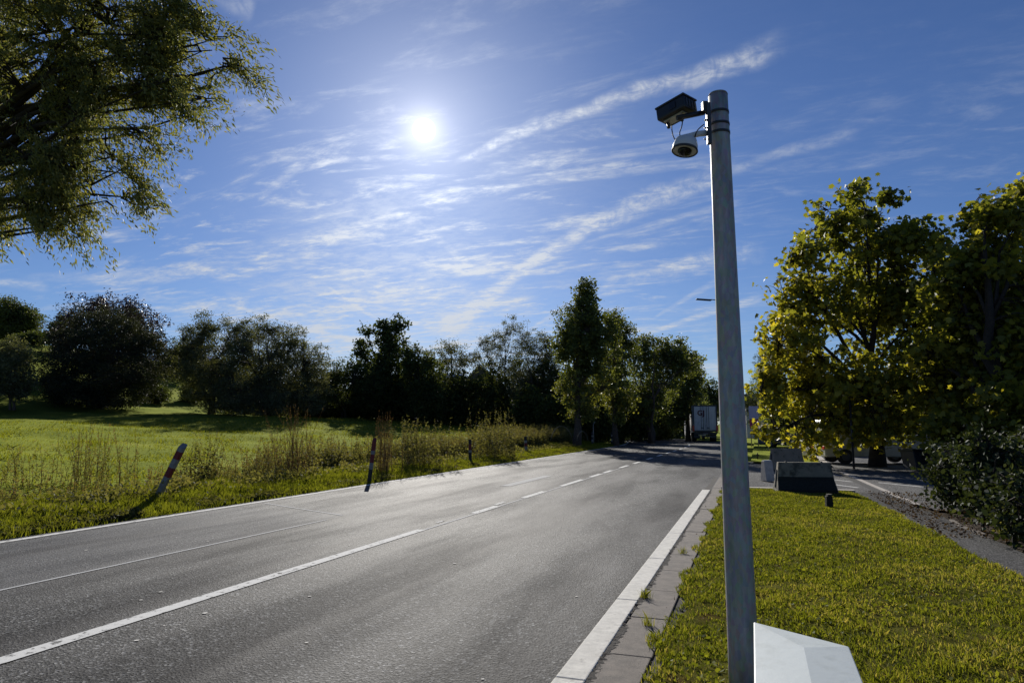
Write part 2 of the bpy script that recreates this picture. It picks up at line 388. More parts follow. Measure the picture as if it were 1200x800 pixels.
class MB:
    """collects shapes that form one part"""
    def __init__(s): s.bm = bmesh.new(); s.mi = 0

    def face(s, pts):
        f = s.bm.faces.new([s.bm.verts.new(p) for p in pts]); f.material_index = s.mi; return s

    def box(s, c, d, rot=None, bevel=0.0):
        m = Matrix.Translation(c) @ (rot.to_matrix().to_4x4() if rot else Matrix()) @ Matrix.Diagonal((d[0], d[1], d[2], 1))
        g = bmesh.ops.create_cube(s.bm, size=1, matrix=m)
        if bevel:
            es = list({e for v in g['verts'] for e in v.link_edges})
            bmesh.ops.bevel(s.bm, geom=es, offset=bevel, segments=2, affect='EDGES', profile=0.7)
        for f in s.bm.faces:
            if f.material_index == 0 and s.mi and all(v in g['verts'] for v in f.verts): f.material_index = s.mi
        return s

    def tube(s, pts, rad, n=10, cap=True):
        pts = [Vector(p) for p in pts]; rings = []
        if not isinstance(rad, (list, tuple)): rad = [rad] * len(pts)
        up = Vector((0.13, 0.29, 0.95))
        for i, p in enumerate(pts):
            t = (pts[min(i + 1, len(pts) - 1)] - pts[max(i - 1, 0)]).normalized()
            if abs(t.dot(up)) > 0.98: a = t.cross(Vector((1, 0, 0))).normalized()
            else: a = t.cross(up).normalized()
            b = t.cross(a).normalized()
            rings.append([s.bm.verts.new(p + (a * math.cos(k * 2 * math.pi / n) + b * math.sin(k * 2 * math.pi / n)) * rad[i]) for k in range(n)])
        for i in range(len(rings) - 1):
            for k in range(n):
                f = s.bm.faces.new((rings[i][k], rings[i][(k + 1) % n], rings[i + 1][(k + 1) % n], rings[i + 1][k])); f.material_index = s.mi; f.smooth = True
        if cap:
            for q in (rings[0][::-1], rings[-1]): f = s.bm.faces.new(q); f.material_index = s.mi
        return s

    def prism(s, prof, y0, y1, axis='x'):
        """profile of (a, z) pairs pushed from y0 to y1 along the axis"""
        def pt(a, z, e): return (e, a, z) if axis == 'x' else (a, e, z)
        A = [s.bm.verts.new(pt(a, z, y0)) for a, z in prof]; B = [s.bm.verts.new(pt(a, z, y1)) for a, z in prof]
        n = len(prof)
        for k in range(n):
            f = s.bm.faces.new((A[k], A[(k + 1) % n], B[(k + 1) % n], B[k])); f.material_index = s.mi
        for q in (A[::-1], B): f = s.bm.faces.new(q); f.material_index = s.mi
        return s

    def sphere(s, c, r, sc=(1, 1, 1), seg=24):
        m = Matrix.Translation(c) @ Matrix.Diagonal((r * sc[0], r * sc[1], r * sc[2], 1))
        g = bmesh.ops.create_uvsphere(s.bm, u_segments=seg, v_segments=seg // 2, radius=1, matrix=m)
        for f in {f for v in g['verts'] for f in v.link_faces}: f.smooth = True; f.material_index = s.mi
        return s

    def build(s, name, mat, parent=None, bevel=0.0):
        bmesh.ops.recalc_face_normals(s.bm, faces=s.bm.faces)
        me = bpy.data.meshes.new(name); s.bm.to_mesh(me); s.bm.free()
        o = link(name, me, mat, parent)
        if bevel:
            b = o.modifiers.new('bevel', 'BEVEL'); b.width = bevel; b.segments = 2; b.limit_method = 'ANGLE'
        return o


def np_mesh(name, verts, faces_k, mat, tint=None, parent=None):
    """verts (n,3); faces_k: list of (m,k) int arrays"""
    me = bpy.data.meshes.new(name)
    me.vertices.add(len(verts)); me.vertices.foreach_set('co', np.asarray(verts, np.float32).ravel())
    loops = np.concatenate([f.ravel() for f in faces_k]); tot = np.concatenate([np.full(len(f), f.shape[1]) for f in faces_k])
    st = np.concatenate([[0], np.cumsum(tot)[:-1]])
    me.loops.add(len(loops)); me.loops.foreach_set('vertex_index', loops.astype(np.int32))
    me.polygons.add(len(tot)); me.polygons.foreach_set('loop_start', st.astype(np.int32))
    if tint is not None:
        a = me.attributes.new('tint', 'FLOAT', 'POINT'); a.data.foreach_set('value', np.asarray(tint, np.float32))
    me.update(calc_edges=True)
    return link(name, me, mat, parent)


DIAMOND = np.array([(0, -0.5), (0.26, -0.05), (0, 0.5), (-0.26, -0.05)], float)
NARROW = np.array([(0, -0.5), (0.13, -0.1), (0, 0.5), (-0.13, -0.1)], float)
LOBED = np.array([(0, -0.45), (0.22, -0.32), (0.5, -0.12), (0.27, 0.05), (0.40, 0.36), (0.12, 0.28), (0, 0.55), (-0.12, 0.28), (-0.40, 0.36), (-0.27, 0.05), (-0.5, -0.12), (-0.22, -0.32)], float)
OVAL = np.array([(0, -0.5), (0.27, -0.22), (0.27, 0.18), (0, 0.5), (-0.27, 0.18), (-0.27, -0.22)], float)


def unit(n, r=rng):
    v = r.normal(size=(n, 3)); return v / np.linalg.norm(v, axis=1, keepdims=True)


def leaves(cent, size, shape, axis=None, flat=0.0, r=rng, up=0.0):
    """one polygon per leaf; axis = direction of the leaf's length"""
    n = len(cent); k = len(shape)
    a = unit(n, r) if axis is None else axis / np.maximum(np.linalg.norm(axis, axis=1, keepdims=True), 1e-6)
    h = unit(n, r); h[:, 2] *= (1 - flat); h[:, 2] += up
    b = np.cross(a, h); b /= np.maximum(np.linalg.norm(b, axis=1, keepdims=True), 1e-6)
    nn = np.cross(a, b)
    sz = size[:, None, None]
    v = cent[:, None, :] + sz * (shape[None, :, 0:1] * b[:, None, :] + shape[None, :, 1:2] * a[:, None, :])
    v += sz * nn[:, None, :] * (np.abs(shape[None, :, 0:1]) * 0.35)
    f = (np.arange(n)[:, None] * k + np.arange(k)[None, :])
    return v.reshape(-1, 3), f, k


def tubes_np(paths, radii, sides=3):
    n, K, _ = paths.shape
    t = np.gradient(paths, axis=1); t /= np.maximum(np.linalg.norm(t, axis=2, keepdims=True), 1e-9)
    ref = np.array([0.31, 0.77, 0.21]); a = np.cross(t, ref); a /= np.maximum(np.linalg.norm(a, axis=2, keepdims=True), 1e-9)
    b = np.cross(t, a)
    ang = np.arange(sides) * 2 * np.pi / sides
    v = paths[:, :, None, :] + radii[:, :, None, None] * (np.cos(ang)[None, None, :, None] * a[:, :, None, :] + np.sin(ang)[None, None, :, None] * b[:, :, None, :])
    base = (np.arange(n)[:, None, None] * K + np.arange(K - 1)[None, :, None]) * sides
    s0 = np.arange(sides)[None, None, :]; s1 = (s0 + 1) % sides
    f = np.stack([base + s0, base + s1, base + sides + s1, base + sides + s0], -1).reshape(-1, 4)
    return v.reshape(-1, 3), f


# ------------------------------------------------------------------ terrain
def shift(s):
    """the road bends gently to the left far ahead"""
    q = np.maximum(0, np.asarray(s, float) - 55)
    return -np.where(q < 60, 0.0050 * q * q, 18 + 0.6 * (q - 60))


def left_edge(s): return -9.95 - 0.0135 * (np.asarray(s, float) - 7) + shift(s)


def smooth(x, a, b):
    t = np.clip((x - a) / (b - a), 0, 1); return t * t * (3 - 2 * t)


def height(x, y):
    x = np.asarray(x, float); y = np.asarray(y, float)
    le = left_edge(y)
    dv = le - x                                                     # metres beyond the left white line
    z = np.full(x.shape, -0.04)
    z = z + smooth(dv, 0.35, 1.4) * 0.14 - smooth(dv, 2.6, 4.0) * 0.10
    z = z + smooth(dv, 2.2, 5.0) * smooth(y, 30, 48) * 0.55
    d = np.maximum(0, -14.5 - x)
    z = z + np.where(d < 21, 0.083 * d, 1.74 + 0.042 * (d - 21))
    hill = smooth(d, 34, 80) * 8.2 * smooth(y, -10, 20) * (1 - smooth(y, 75, 150) * 0.6)
    z = z + hill
    z = z + 0.04 * np.sin(x * 1.3 + y * 0.4) * smooth(d, 0, 4) + 0.05 * np.sin(y * 0.9 - x * 0.6) * smooth(d, 1, 5)
    return z


def axis_pts(segs):
    out = []
    for a, b, st in segs: out += list(np.arange(a, b, st))
    return np.array(out + [segs[-1][1]])


xs = axis_pts([(-1500, -200, 100), (-200, -110, 10), (-110, -20, 1.2), (-20, -9, 0.3), (-9, 12, 1.5), (12, 120, 12), (120, 1500, 120)])
ys = axis_pts([(-300, -20, 40), (-20, 60, 0.9), (60, 160, 4), (160, 400, 30), (400, 2600, 200)])
X, Y = np.meshgrid(xs, ys); Z = height(X, Y)
nv = len(xs); idx = np.arange(len(xs) * len(ys)).reshape(len(ys), nv)
fa = np.stack([idx[:-1, :-1], idx[:-1, 1:], idx[1:, 1:], idx[1:, :-1]], -1).reshape(-1, 4)
g = np_mesh('ground', np.stack([X, Y, Z], -1).reshape(-1, 3), [fa], M['ground']); tag(g, kind='structure'); g.data.shade_smooth()


def strip(name, f0, f1, s0, s1, z, mat, step=1.5, kind='structure', jag=0.0):
    """sheet between two lateral edges f0(s), f1(s)"""
    n = max(2, int((s1 - s0) / step) + 1); s = np.linspace(s0, s1, n)
    a = f0(s) if callable(f0) else np.full(n, float(f0)) + shift(s)
    b = f1(s) if callable(f1) else np.full(n, float(f1)) + shift(s)
    if jag: a = a + rng.normal(size=n) * jag
    v = np.concatenate([np.stack([a, s, np.full(n, z)], 1), np.stack([b, s, np.full(n, z)], 1)])
    i = np.arange(n - 1); f = np.stack([i, i + n, i + n + 1, i + 1], 1)
    o = np_mesh(name, v, [f], mat); return tag(o, kind=kind)


def poly(name, pts, z, mat):
    b = MB(); b.face([(p[0], p[1], z) for p in pts]); o = b.build(name, mat); return tag(o, kind='structure')


strip('road', lambda s: left_edge(s) - 0.22, -1.05, -14, 135, 0.0, M['asphalt'])
poly('side_street', [(-1.05, 18.95), (2.75, 18.95), (3.3, 15.5), (60, -2), (60, 31), (2.9, 33.5), (-1.05, 34)], 0.004, M['side_asphalt'])
poly('parking_area', [(2.9, 33.5), (60, 31), (60, 75), (4.6, 60)], 0.002, M['side_asphalt'])


def marking(name, u0, u1, s0, s1, mat=None, z=0.006, w=None, jag=0.0):
    if w is None: return strip(name, u0, u1, s0, s1, z, mat or M['paint'], 0.5 if s1 - s0 < 30 else 1.5)


def line(name, a, b, width, z=0.008, mat=None):
    a = Vector((a[0], a[1], 0)); b = Vector((b[0], b[1], 0)); n = (b - a).normalized().cross(Vector((0, 0, 1))) * width / 2
    m = MB(); m.face([(q.x, q.y, z) for q in (a - n, b - n, b + n, a + n)]); o = m.build(name, mat or M['paint']); return tag(o, kind='structure')


strip('edge_line', lambda s: left_edge(s) - 0.08, lambda s: left_edge(s) + 0.06, -14, 120, 0.006, M['paint'])
UC = -4.95
marking('centre_line', UC - 0.075, UC + 0.075, -14, 9.9)
marking('centre_seam', UC + 0.02, UC + 0.065, 9.9, 27, M['seal'], 0.005)
for a, b in [(12.05, 13.3), (15.05, 16.7), (18.3, 20.8), (21.9, 23.5), (24.1, 25.5), (27.2, 29.0), (30.5, 32.2), (34.5, 36.4), (38.6, 40.6), (42.6, 44.6), (46.6, 48.6), (50.6, 52.6), (54.6, 56.6), (59, 61), (63, 65), (67, 69)]:
    marking('centre_dash', UC - 0.085, UC + 0.075, a, b)
marking('centre_dash', UC - 0.16, UC - 0.08, 13.5, 14.1)
marking('centre_dash', UC - 0.14, UC - 0.08, 10.7, 10.95)
marking('worn_mark', -6.55, -6.25, 17.8, 22.0, M['faint_paint'])
line('patch_joint', (-7.12, -3), (-7.03, 10.4), 0.045, 0.005, M['seal'])
line('patch_joint', (-7.10, 11.0), (-9.8, 12.2), 0.05, 0.005, M['seal'])
# scattered pale specks of stone and gum pressed into the surface
n = 55; cx = np.stack([rng.uniform(-9.5, -1.6, n), rng.uniform(2.5, 16, n), np.full(n, 0.006)], 1)
v, f, k = leaves(cx, rng.uniform(0.015, 0.05, n), OVAL, axis=np.stack([rng.normal(size=n), rng.normal(size=n), np.zeros(n)], 1), flat=1.0)
v = v.reshape(n, k, 3); v[:, :, 2] = 0.006
a = rng.uniform(0, 6.28, n); sz = rng.uniform(0.008, 0.024, n)
rr = sz[:, None] * (0.8 + 0.4 * rng.random((n, k))); an = np.linspace(0, 2 * np.pi, k, endpoint=False)[None, :] + a[:, None]
v[:, :, 0] = cx[:, 0:1] + rr * np.cos(an); v[:, :, 1] = cx[:, 1:2] + rr * np.sin(an)
o = np_mesh('road_specks', v.reshape(-1, 3), [f], M['kerb_paint']); tag(o, 'tiny pale specks pressed into the asphalt', 'specks', kind='stuff')

# white kerb band, laid as long stones with fine joints, then the gap of soil, then the gutter slabs
y = -4.0
while y < 18.2:
    L = min(2.1, 18.2 - y)
    m = MB(); m.box((-1.145, y + L / 2, 0.0), (0.195, L - 0.012, 0.06)); o = m.build('kerb_stone', M['kerb_paint'], bevel=0.008); tag(o, kind='structure'); y += L
strip('gutter_soil', -1.20, -0.60, -4, 22.9, 0.003, M['soil'], 0.3)
y = -4.0
while y < 22.7:
    L = 0.98
    m = MB(); m.box((-0.87 + random.uniform(-.006, .006), y + L / 2, -0.012 + random.uniform(-.003, .003)), (0.31, 1.0 - random.choice((0.004, 0.006, 0.02)), 0.06)); o = m.build('gutter_slab', M['slab'], bevel=0.008)
    tag(o, kind='structure'); y += 1.0
ns = 900; sy = np.linspace(-4, 18.2, ns); jl = -1.052 + 0.006 * rng.normal(size=ns); jr = -1.012 + 0.016 * rng.normal(size=ns) + 0.02 * np.sin(sy * 5.0) * np.sin(sy * 1.3)
zt_ = 0.024 + 0.005 * rng.normal(size=ns); vv = np.concatenate([np.stack([jl, sy, zt_], 1), np.stack([jr, sy, np.full(ns, 0.0205)], 1)]); i_ = np.arange(ns - 1)
o = np_mesh('gutter_moss', vv, [np.stack([i_, i_ + ns, i_ + ns + 1, i_ + 1], 1)], M['soil']); tag(o, kind='structure')
# lawn sheet (irregular rim) and the side street's near kerb
lx = lambda s: -0.70 + 0.05 * np.sin(s * 3.1) + 0.04 * np.sin(s * 7.7 + 1) + shift(s)
rx = lambda s: 2.60 - 0.011 * np.maximum(0, s - 8.0) ** 1.5 + 0.05 * np.sin(s * 2.3)
ss = np.linspace(-4, 18.45, 120); tt = np.linspace(0, 1, 40)
SX = lx(ss)[:, None] * (1 - tt) + rx(ss)[:, None] * tt; SY = np.repeat(ss[:, None], 40, 1)
SZ = 0.03 + 0.025 * np.sin(SX * 2.1 + SY) * np.sin(SY * 1.3) + 0.05 * np.sin(np.pi * tt)[None, :]
SZ = SZ - 0.03 * (np.minimum(tt, 1 - tt) < 0.02)[None, :]
ii = np.arange(120 * 40).reshape(120, 40)
f = np.stack([ii[:-1, :-1], ii[:-1, 1:], ii[1:, 1:], ii[1:, :-1]], -1).reshape(-1, 4)
o = np_mesh('lawn', np.stack([SX, SY, SZ], -1).reshape(-1, 3), [f], M['lawn']); tag(o, kind='structure'); o.data.shade_smooth()


def lawn_z(x, y):
    t = np.clip((x - lx(y)) / (rx(y) - lx(y)), 0, 1)
    return 0.03 + 0.025 * np.sin(x * 2.1 + y) * np.sin(y * 1.3) + 0.05 * np.sin(np.pi * t)


m = MB(); m.box((0.75, 18.72, 0.03), (3.1, 0.28, 0.10), bevel=0.01); o = m.build('kerb', M['concrete_clean']); tag(o, kind='structure')
# footpath along the lawn, then the pale edging stones on both sides
pr = lambda s: rx(s) + 0.62 + 0.02 * np.maximum(0, s - 11)
strip('footpath', rx, pr, -4, 18.9, 0.012, M['path_asphalt'])
yy = 3.0
while yy < 18.5:
    L = random.uniform(0.7, 1.0)
    for fn, off in ((rx, 0.0), (pr, 0.03)):
        if random.random() < (0.45 if fn is rx else 0.40):
            x0 = float(fn(np.array(yy))) + off; x1 = float(fn(np.array(yy + L))) + off
            m = MB(); m.box(((x0 + x1) / 2, yy + L / 2, 0.0), (0.07, L - 0.03, 0.05 + random.uniform(0, .02)), Matrix.Rotation(-math.atan2(x1 - x0, L), 3, 'Z').to_euler(), 0.008)
            o = m.build('path_edging', M['slab'] if random.random() < 0.5 else M['concrete_clean']); tag(o, kind='structure')
    yy += L
# drain channel crossing the side street's mouth in line with the path
line('drain_channel', (2.95, 16.4), (2.78, 27.5), 0.16, 0.010, M['postblack'])
line('drain_apron', (3.17, 16.4), (2.97, 27.3), 0.15, 0.009, M['concrete_clean'])
for a, b in [((972, 567), (1006, 571.5)), ((968, 561), (998, 564.5)), ((966, 556), (988, 557.5)), ((1030, 565.5), (1086, 571))]:
    line('parking_line', G(*a), G(*b), 0.11)
# far lawn island
pts = [G(880, 543), G(966, 547), G(952, 532), G(930, 523), G(905, 515), G(885, 514)]
b = MB(); b.face([(p.x, p.y, 0.09) for p in pts]); o = b.build('far_lawn', M['ground']); tag(o, kind='structure')
kp = [G(966, 547.5), G(953, 532), G(936, 523.5), G(906, 515.2)]
for a, c in zip(kp, kp[1:]):
    d = c - a; m = MB(); m.box(((a + c) / 2 + Vector((0.1, 0, 0.06))), (d.length, 0.22, 0.14), Matrix.Rotation(math.atan2(d.y, d.x), 3, 'Z').to_euler()); o = m.build('far_kerb', M['concrete_clean']); tag(o, kind='structure')
line('far_pavement', G(900, 520), G(968, 524), 1.6, 0.12, M['concrete_clean'])


# ------------------------------------------------------------------ pole with its cameras
base = P(872.2, 795, 4.2); top = P(841.3, 111.5, 4.2); ax = (top - base)
foot = base - ax * (base.z / ax.z)
pole = empty('camera_pole', (foot.x, foot.y, 0.0), 0, 'tall tapering galvanised steel pole standing in the grass by the kerb', 'pole')
def pl_(v): return Vector(v) - Vector((foot.x, foot.y, 0))
N_ = 12; pp = [foot + (top - foot) * (i / N_) for i in range(N_ + 1)]
r0 = 0.0885; r1 = 0.0605
shaft = MB().tube([pl_(p) for p in pp], [r0 + (r1 - r0) * (i / N_) for i in range(N_ + 1)], 48).build('shaft', M['galv'], pole)
AX = (top - foot).normalized()
MB().tube([pl_(top - AX * 0.004), pl_(top + AX * 0.008)], [r1 + 0.002, r1 - 0.004], 32).build('end_cap', M['galv'], pole)
for py in (133, 147, 157):
    c = P(842, py, 4.2); t = (c - foot).dot(AX); c = foot + AX * t; rr_ = r0 + (r1 - r0) * t / (top - foot).length
    MB().tube([pl_(c - AX * 0.008), pl_(c + AX * 0.008)], rr_ + 0.003, 40).build('clamp_band', M['darkgrey'], pole)
MB().tube([pl_(foot - Vector((0, 0, 0.02))), pl_(foot + Vector((0, 0, 0.03)))], 0.13, 32).build('ground_collar', M['slab'], pole)
# mounting channel on the left flank of the pole
right = Vector((math.cos(YAW), math.sin(YAW), 0)); fwd = Vector((-math.sin(YAW), math.cos(YAW), 0))
ca = P(829.5, 121, 4.12); cb = P(831.3, 169, 4.12)
chn = empty('mounting_channel', ca, 0, 'grey steel mounting channel strapped to the upper left side of the pole', 'bracket')
def relc(v): return Vector(v) - ca
q = (cb - ca); qr = q.to_track_quat('Z', 'Y').to_euler()
m = MB(); qm = Matrix.Rotation(YAW, 3, 'Z').to_euler()
m.box(relc((ca + cb) / 2), (0.026, 0.03, q.length), qm, 0.003)
m.build('channel', M['darkgrey'], chn)
for py in (124, 141, 150, 163):
    c = P(826.5, py, 4.13); MB().sphere(relc(c), 0.0075).build('bolt', M['silver'], chn)
c = P(826, 126, 4.14); MB().box(relc(c), (0.034, 0.04, 0.07), qm, 0.004).build('junction_plate', M['darkgrey'], chn)

# the box shaped detector, long side facing the traffic
bt = P(800, 112, 4.1)
A1 = R(-41) - (-0.0); ld = Vector((*turn(math.sin(R(-41)), math.cos(R(-41))), 0)).normalized(); wd = Vector((*turn(math.sin(R(34.8)), math.cos(R(34.8))), 0))
wd = (wd - ld * wd.dot(ld)).normalized()
cen = bt + ld * 0.10 + wd * 0.073 - Vector((0, 0, 0.045))
rz = math.atan2(ld.y, ld.x)
det = empty('traffic_detector', cen, rz, 'black box shaped traffic detector on the bracket arm above the white dome', 'detector')
det.rotation_euler = (0, R(7), rz)
MB().box((0, 0, 0), (0.215, 0.145, 0.080), bevel=0.012).build('housing', M['black'], det)
MB().box((0.0, 0, 0.046), (0.225, 0.152, 0.012), bevel=0.005).build('sun_shield', M['darkgrey'], det)
MB().box((0.01, 0.0, -0.044), (0.15, 0.075, 0.010), bevel=0.003).build('bottom_plate', M['silver'], det)
MB().box((-0.02, 0.074, 0.005), (0.05, 0.006, 0.045), bevel=0.002).build('window', M['lens'], det)
for i in range(4): MB().box((-0.108, -0.045 + i * 0.03, 0.0), (0.006, 0.012, 0.055)).build('cooling_rib', M['darkgrey'], det)
for xx in (0.075, -0.03): MB().tube([(xx, 0.0, -0.048), (xx, 0, -0.085)], 0.011, 14).build('cable_gland', M['black'], det)
# arm
s_ = P(825, 132, 4.15); e_ = P(793, 138.5, 4.15)
arm = MB(); arm.tube([s_, P(808, 135.5, 4.15), e_], 0.0165, 14); o = arm.build('bracket_arm', M['black']); tag(o, 'short black arm reaching from the pole channel to the detector box', 'bracket arm')
# dome
dc = P(803, 172, 4.12)
dome = empty('dome_camera', dc, 0, 'white dome surveillance camera with dark glass hanging left of the pole', 'camera')
dome.rotation_euler = (R(-5), R(10), YAW)
def lathe(prof, n=40):
    m = MB(); rings = [[m.bm.verts.new((r * math.cos(k * 2 * math.pi / n), r * math.sin(k * 2 * math.pi / n), z)) for k in range(n)] for r, z in prof]
    for i in range(len(rings) - 1):
        for k in range(n):
            f = m.bm.faces.new((rings[i][k], rings[i][(k + 1) % n], rings[i + 1][(k + 1) % n], rings[i + 1][k])); f.smooth = True
    return m
lathe([(0.001, 0.062), (0.045, 0.060), (0.066, 0.045), (0.076, 0.01), (0.079, -0.028), (0.074, -0.030), (0.055, -0.026), (0.001, -0.026)]).build('housing', M['white'], dome)
lathe([(0.0800, -0.020), (0.0825, -0.031), (0.078, -0.036), (0.073, -0.0315)]).build('rim', M['darkgrey'], dome)
MB().sphere((0, 0, -0.030), 0.044, (1, 1, 0.75)).build('dome_glass', M['lens'], dome)
rd = (P(828, 155, 4.14) - dc)
ca_ = MB(); ca_.tube([P(828, 156, 4.14), P(818, 157, 4.13), P(808, 160, 4.12), dc + Vector((0, 0, 0.055))], [0.019, 0.019, 0.020, 0.026], 16)
bpy.context.view_layer.update(); o = ca_.build('arm', M['white']); o.parent = dome; o.matrix_parent_inverse = dome.matrix_world.inverted()
for nm, pts_, lb in (('cable', [(787, 147, 4.13), (787.5, 153, 4.14), (789, 160, 4.14), (793, 167, 4.13)], 'thin black cable looping down from the left side of the detector box'),
                 ('cable', [(800, 141, 4.12), (799, 148, 4.13), (796.5, 156, 4.13), (798, 164, 4.13)], 'thicker black cable hanging from under the arm to the dome camera'),
                 ('cable', [(825, 146, 4.12), (820, 150, 4.10), (816, 155, 4.09), (814, 163, 4.12)], 'short black cable behind the pale dome arm beside the channel')):
    P3 = [P(*q) for q in pts_]; fine = []
    for i in range(len(P3) - 1):
        for tt_ in (0, .33, .66): 
            p0 = P3[max(i - 1, 0)]; p1 = P3[i]; p2 = P3[i + 1]; p3 = P3[min(i + 2, len(P3) - 1)]
            t = tt_; fine.append(0.5 * ((2 * p1) + (p2 - p0) * t + (2 * p0 - 5 * p1 + 4 * p2 - p3) * t * t + (3 * p1 - p0 - 3 * p2 + p3) * t ** 3))
    fine.append(P3[-1])
    o = MB().tube(fine, 0.0035, 8).build(nm, M['cable']); tag(o, lb, 'cable')

# ------------------------------------------------------------------ pale cabinet with a faceted lid
def PZ(px, py, z): return G(px, py, z)
cb_ = empty('roadside_cabinet', (0.12, 1.9, 0), 0, 'pale mint white cabinet with a faceted lid in front of the steel pole', 'cabinet')
def rl(v): return Vector(v) - Vector((0.12, 1.9, 0))
B = PZ(883, 728, 0.95); C = PZ(995, 757, 0.95); Qp = B.lerp(C, 0.24); I = PZ(942, 758, 0.963)
dB = Vector((0, 1, 0))
Eb = B - dB * 1.0; Dc = C + (PZ(1012, 800, 0.95) - C) * 2.2; J = I - Vector((0.0, 0.75, 0)) + (Dc - Vector((C.x, Dc.y, 0.95))) * 0.5; J.z = 0.963
m = MB()
m.face([rl(q) for q in (B, Eb, J, I)]); m.face([rl(q) for q in (B, I, Qp)]); m.face([rl(q) for q in (Qp, I, C)]); m.face([rl(q) for q in (C, I, J, Dc)]); m.face([rl(q) for q in (Eb, Dc, J)])
low = lambda v, dz: Vector((v.x, v.y, v.z - dz))
ring = [B, Qp, C, Dc, Eb]
for i in range(5):
    a, b = ring[i], ring[(i + 1) % 5]; m.face([rl(q) for q in (a, b, low(b, 0.035), low(a, 0.035))])
lid = m.build('lid', M['cabinet'], cb_, 0.004)
bmq = bmesh.new(); bmq.from_mesh(lid.data); bmesh.ops.remove_doubles(bmq, verts=bmq.verts, dist=1e-4); bmesh.ops.recalc_face_normals(bmq, faces=bmq.faces); bmq.to_mesh(lid.data); bmq.free()
ctr = (B + C + Dc + Eb) / 4
m = MB(); ins = [low(v.lerp(ctr, 0.04), 0.0) for v in (B, C, Dc, Eb)]
for i in range(4):
    a, b = ins[i], ins[(i + 1) % 4]; m.face([rl(Vector((a.x, a.y, 0.93))), rl(Vector((b.x, b.y, 0.93))), rl(Vector((b.x, b.y, 0.06))), rl(Vector((a.x, a.y, 0.06)))])
m.build('body', M['cabinet'], cb_)
m = MB(); ins = [v.lerp(ctr, 0.0) for v in (B, C, Dc, Eb)]
for i in range(4):
    a, b = ins[i], ins[(i + 1) % 4]; m.face([rl(Vector((a.x, a.y, 0.08))), rl(Vector((b.x, b.y, 0.08))), rl(Vector((b.x, b.y, 0.0))), rl(Vector((a.x, a.y, 0.0)))])
m.build('plinth', M['slab'], cb_)


# ------------------------------------------------------------------ concrete blocks and stub post
def barrier(pos, yaw, L, H, label, top_w=0.17, mossy=True):
    e = empty('concrete_barrier', pos, yaw, label, 'barrier', 'concrete barrier blocks closing the side street')
    hw = 0.29
    prof = [(-hw, 0), (-hw, 0.07), (-0.16, 0.30 * H / 0.75), (-top_w / 2, H), (top_w / 2, H), (0.16, 0.30 * H / 0.75), (hw, 0.07), (hw, 0)]
    m = MB(); m.prism(prof, -L / 2, L / 2, 'x')
    for v_ in m.bm.verts: v_.co.x *= 1 - 0.13 * v_.co.z / H
    m.build('block', M['concrete'] if mossy else M['concrete_brown'], e, 0.012)
    if mossy:                                    # black growth covering the lower half of the front
        prof2 = [(-hw - 0.004, 0.0), (-hw - 0.004, 0.075), (-0.164, 0.31 * H / 0.75), (-0.146, 0.39 * H / 0.75), (-0.13, 0.38 * H / 0.75), (-0.13, 0.0)]
        m = MB(); m.prism(prof2, -L / 2 + 0.015, L / 2 - 0.02, 'x')
        for v_ in m.bm.verts: v_.co.x *= 1 - 0.13 * v_.co.z / H
        m.build('moss_crust', M['moss'], e)
    for sx in (-1, 1):
        m = MB(); m.box((sx * L * 0.3, 0, H + 0.012), (0.03, 0.10, 0.028), bevel=0.006); m.build('lifting_loop', M['darkgrey'], e)
    m = MB(); m.box((-L / 2 * 0.94 - 0.008, 0, H * 0.45), (0.03, 0.06, H * 0.6), Matrix.Rotation(0.13 * L / 2 / H, 3, 'Y').to_euler()); m.build('end_groove', M['darkgrey'], e)
    return e


b1 = (G(914, 579) + G(976, 582)) / 2 + Vector((0, 0.28, 0)); b1.z = 0.06
barrier(b1, R(11), 1.36, 0.70, 'nearest grey concrete barrier block with black grime on its lower front')
b2 = P(922, 548, 25.6); b2.z = 0.05
barrier(b2, R(30), 1.30, 0.76, 'brownish concrete barrier block standing behind the nearest one', mossy=False)
b3 = P(899, 549, 20.5); b3.z = 0.02
e = empty('white_block', b3, R(25), 'small whitish block end showing beside the nearest concrete barrier', 'block')
m = MB(); m.prism([(-0.2, 0), (-0.14, 0.3), (-0.09, 0.58), (0.09, 0.58), (0.14, 0.3), (0.2, 0)], -0.13, 0.13, 'x'); m.build('block', M['concrete_clean'], e, 0.01)
m = MB(); m.box((0, 0, 0.595), (0.22, 0.12, 0.03)); m.build('cap', M['kerb_paint'], e)
st = G(972, 596, 0.04)
e = empty('stub_post', st, R(20), 'short dark stone stub post in the lawn by the barrier', 'post')
MB().prism([(-0.065, 0), (-0.06, 0.24), (0.0, 0.27), (0.055, 0.24), (0.065, 0)], -0.05, 0.05, 'y').build('stone', M['moss'], e, 0.012)
MB().box((0.01, 0, 0.275), (0.08, 0.085, 0.012)).build('worn_top', M['concrete'], e)


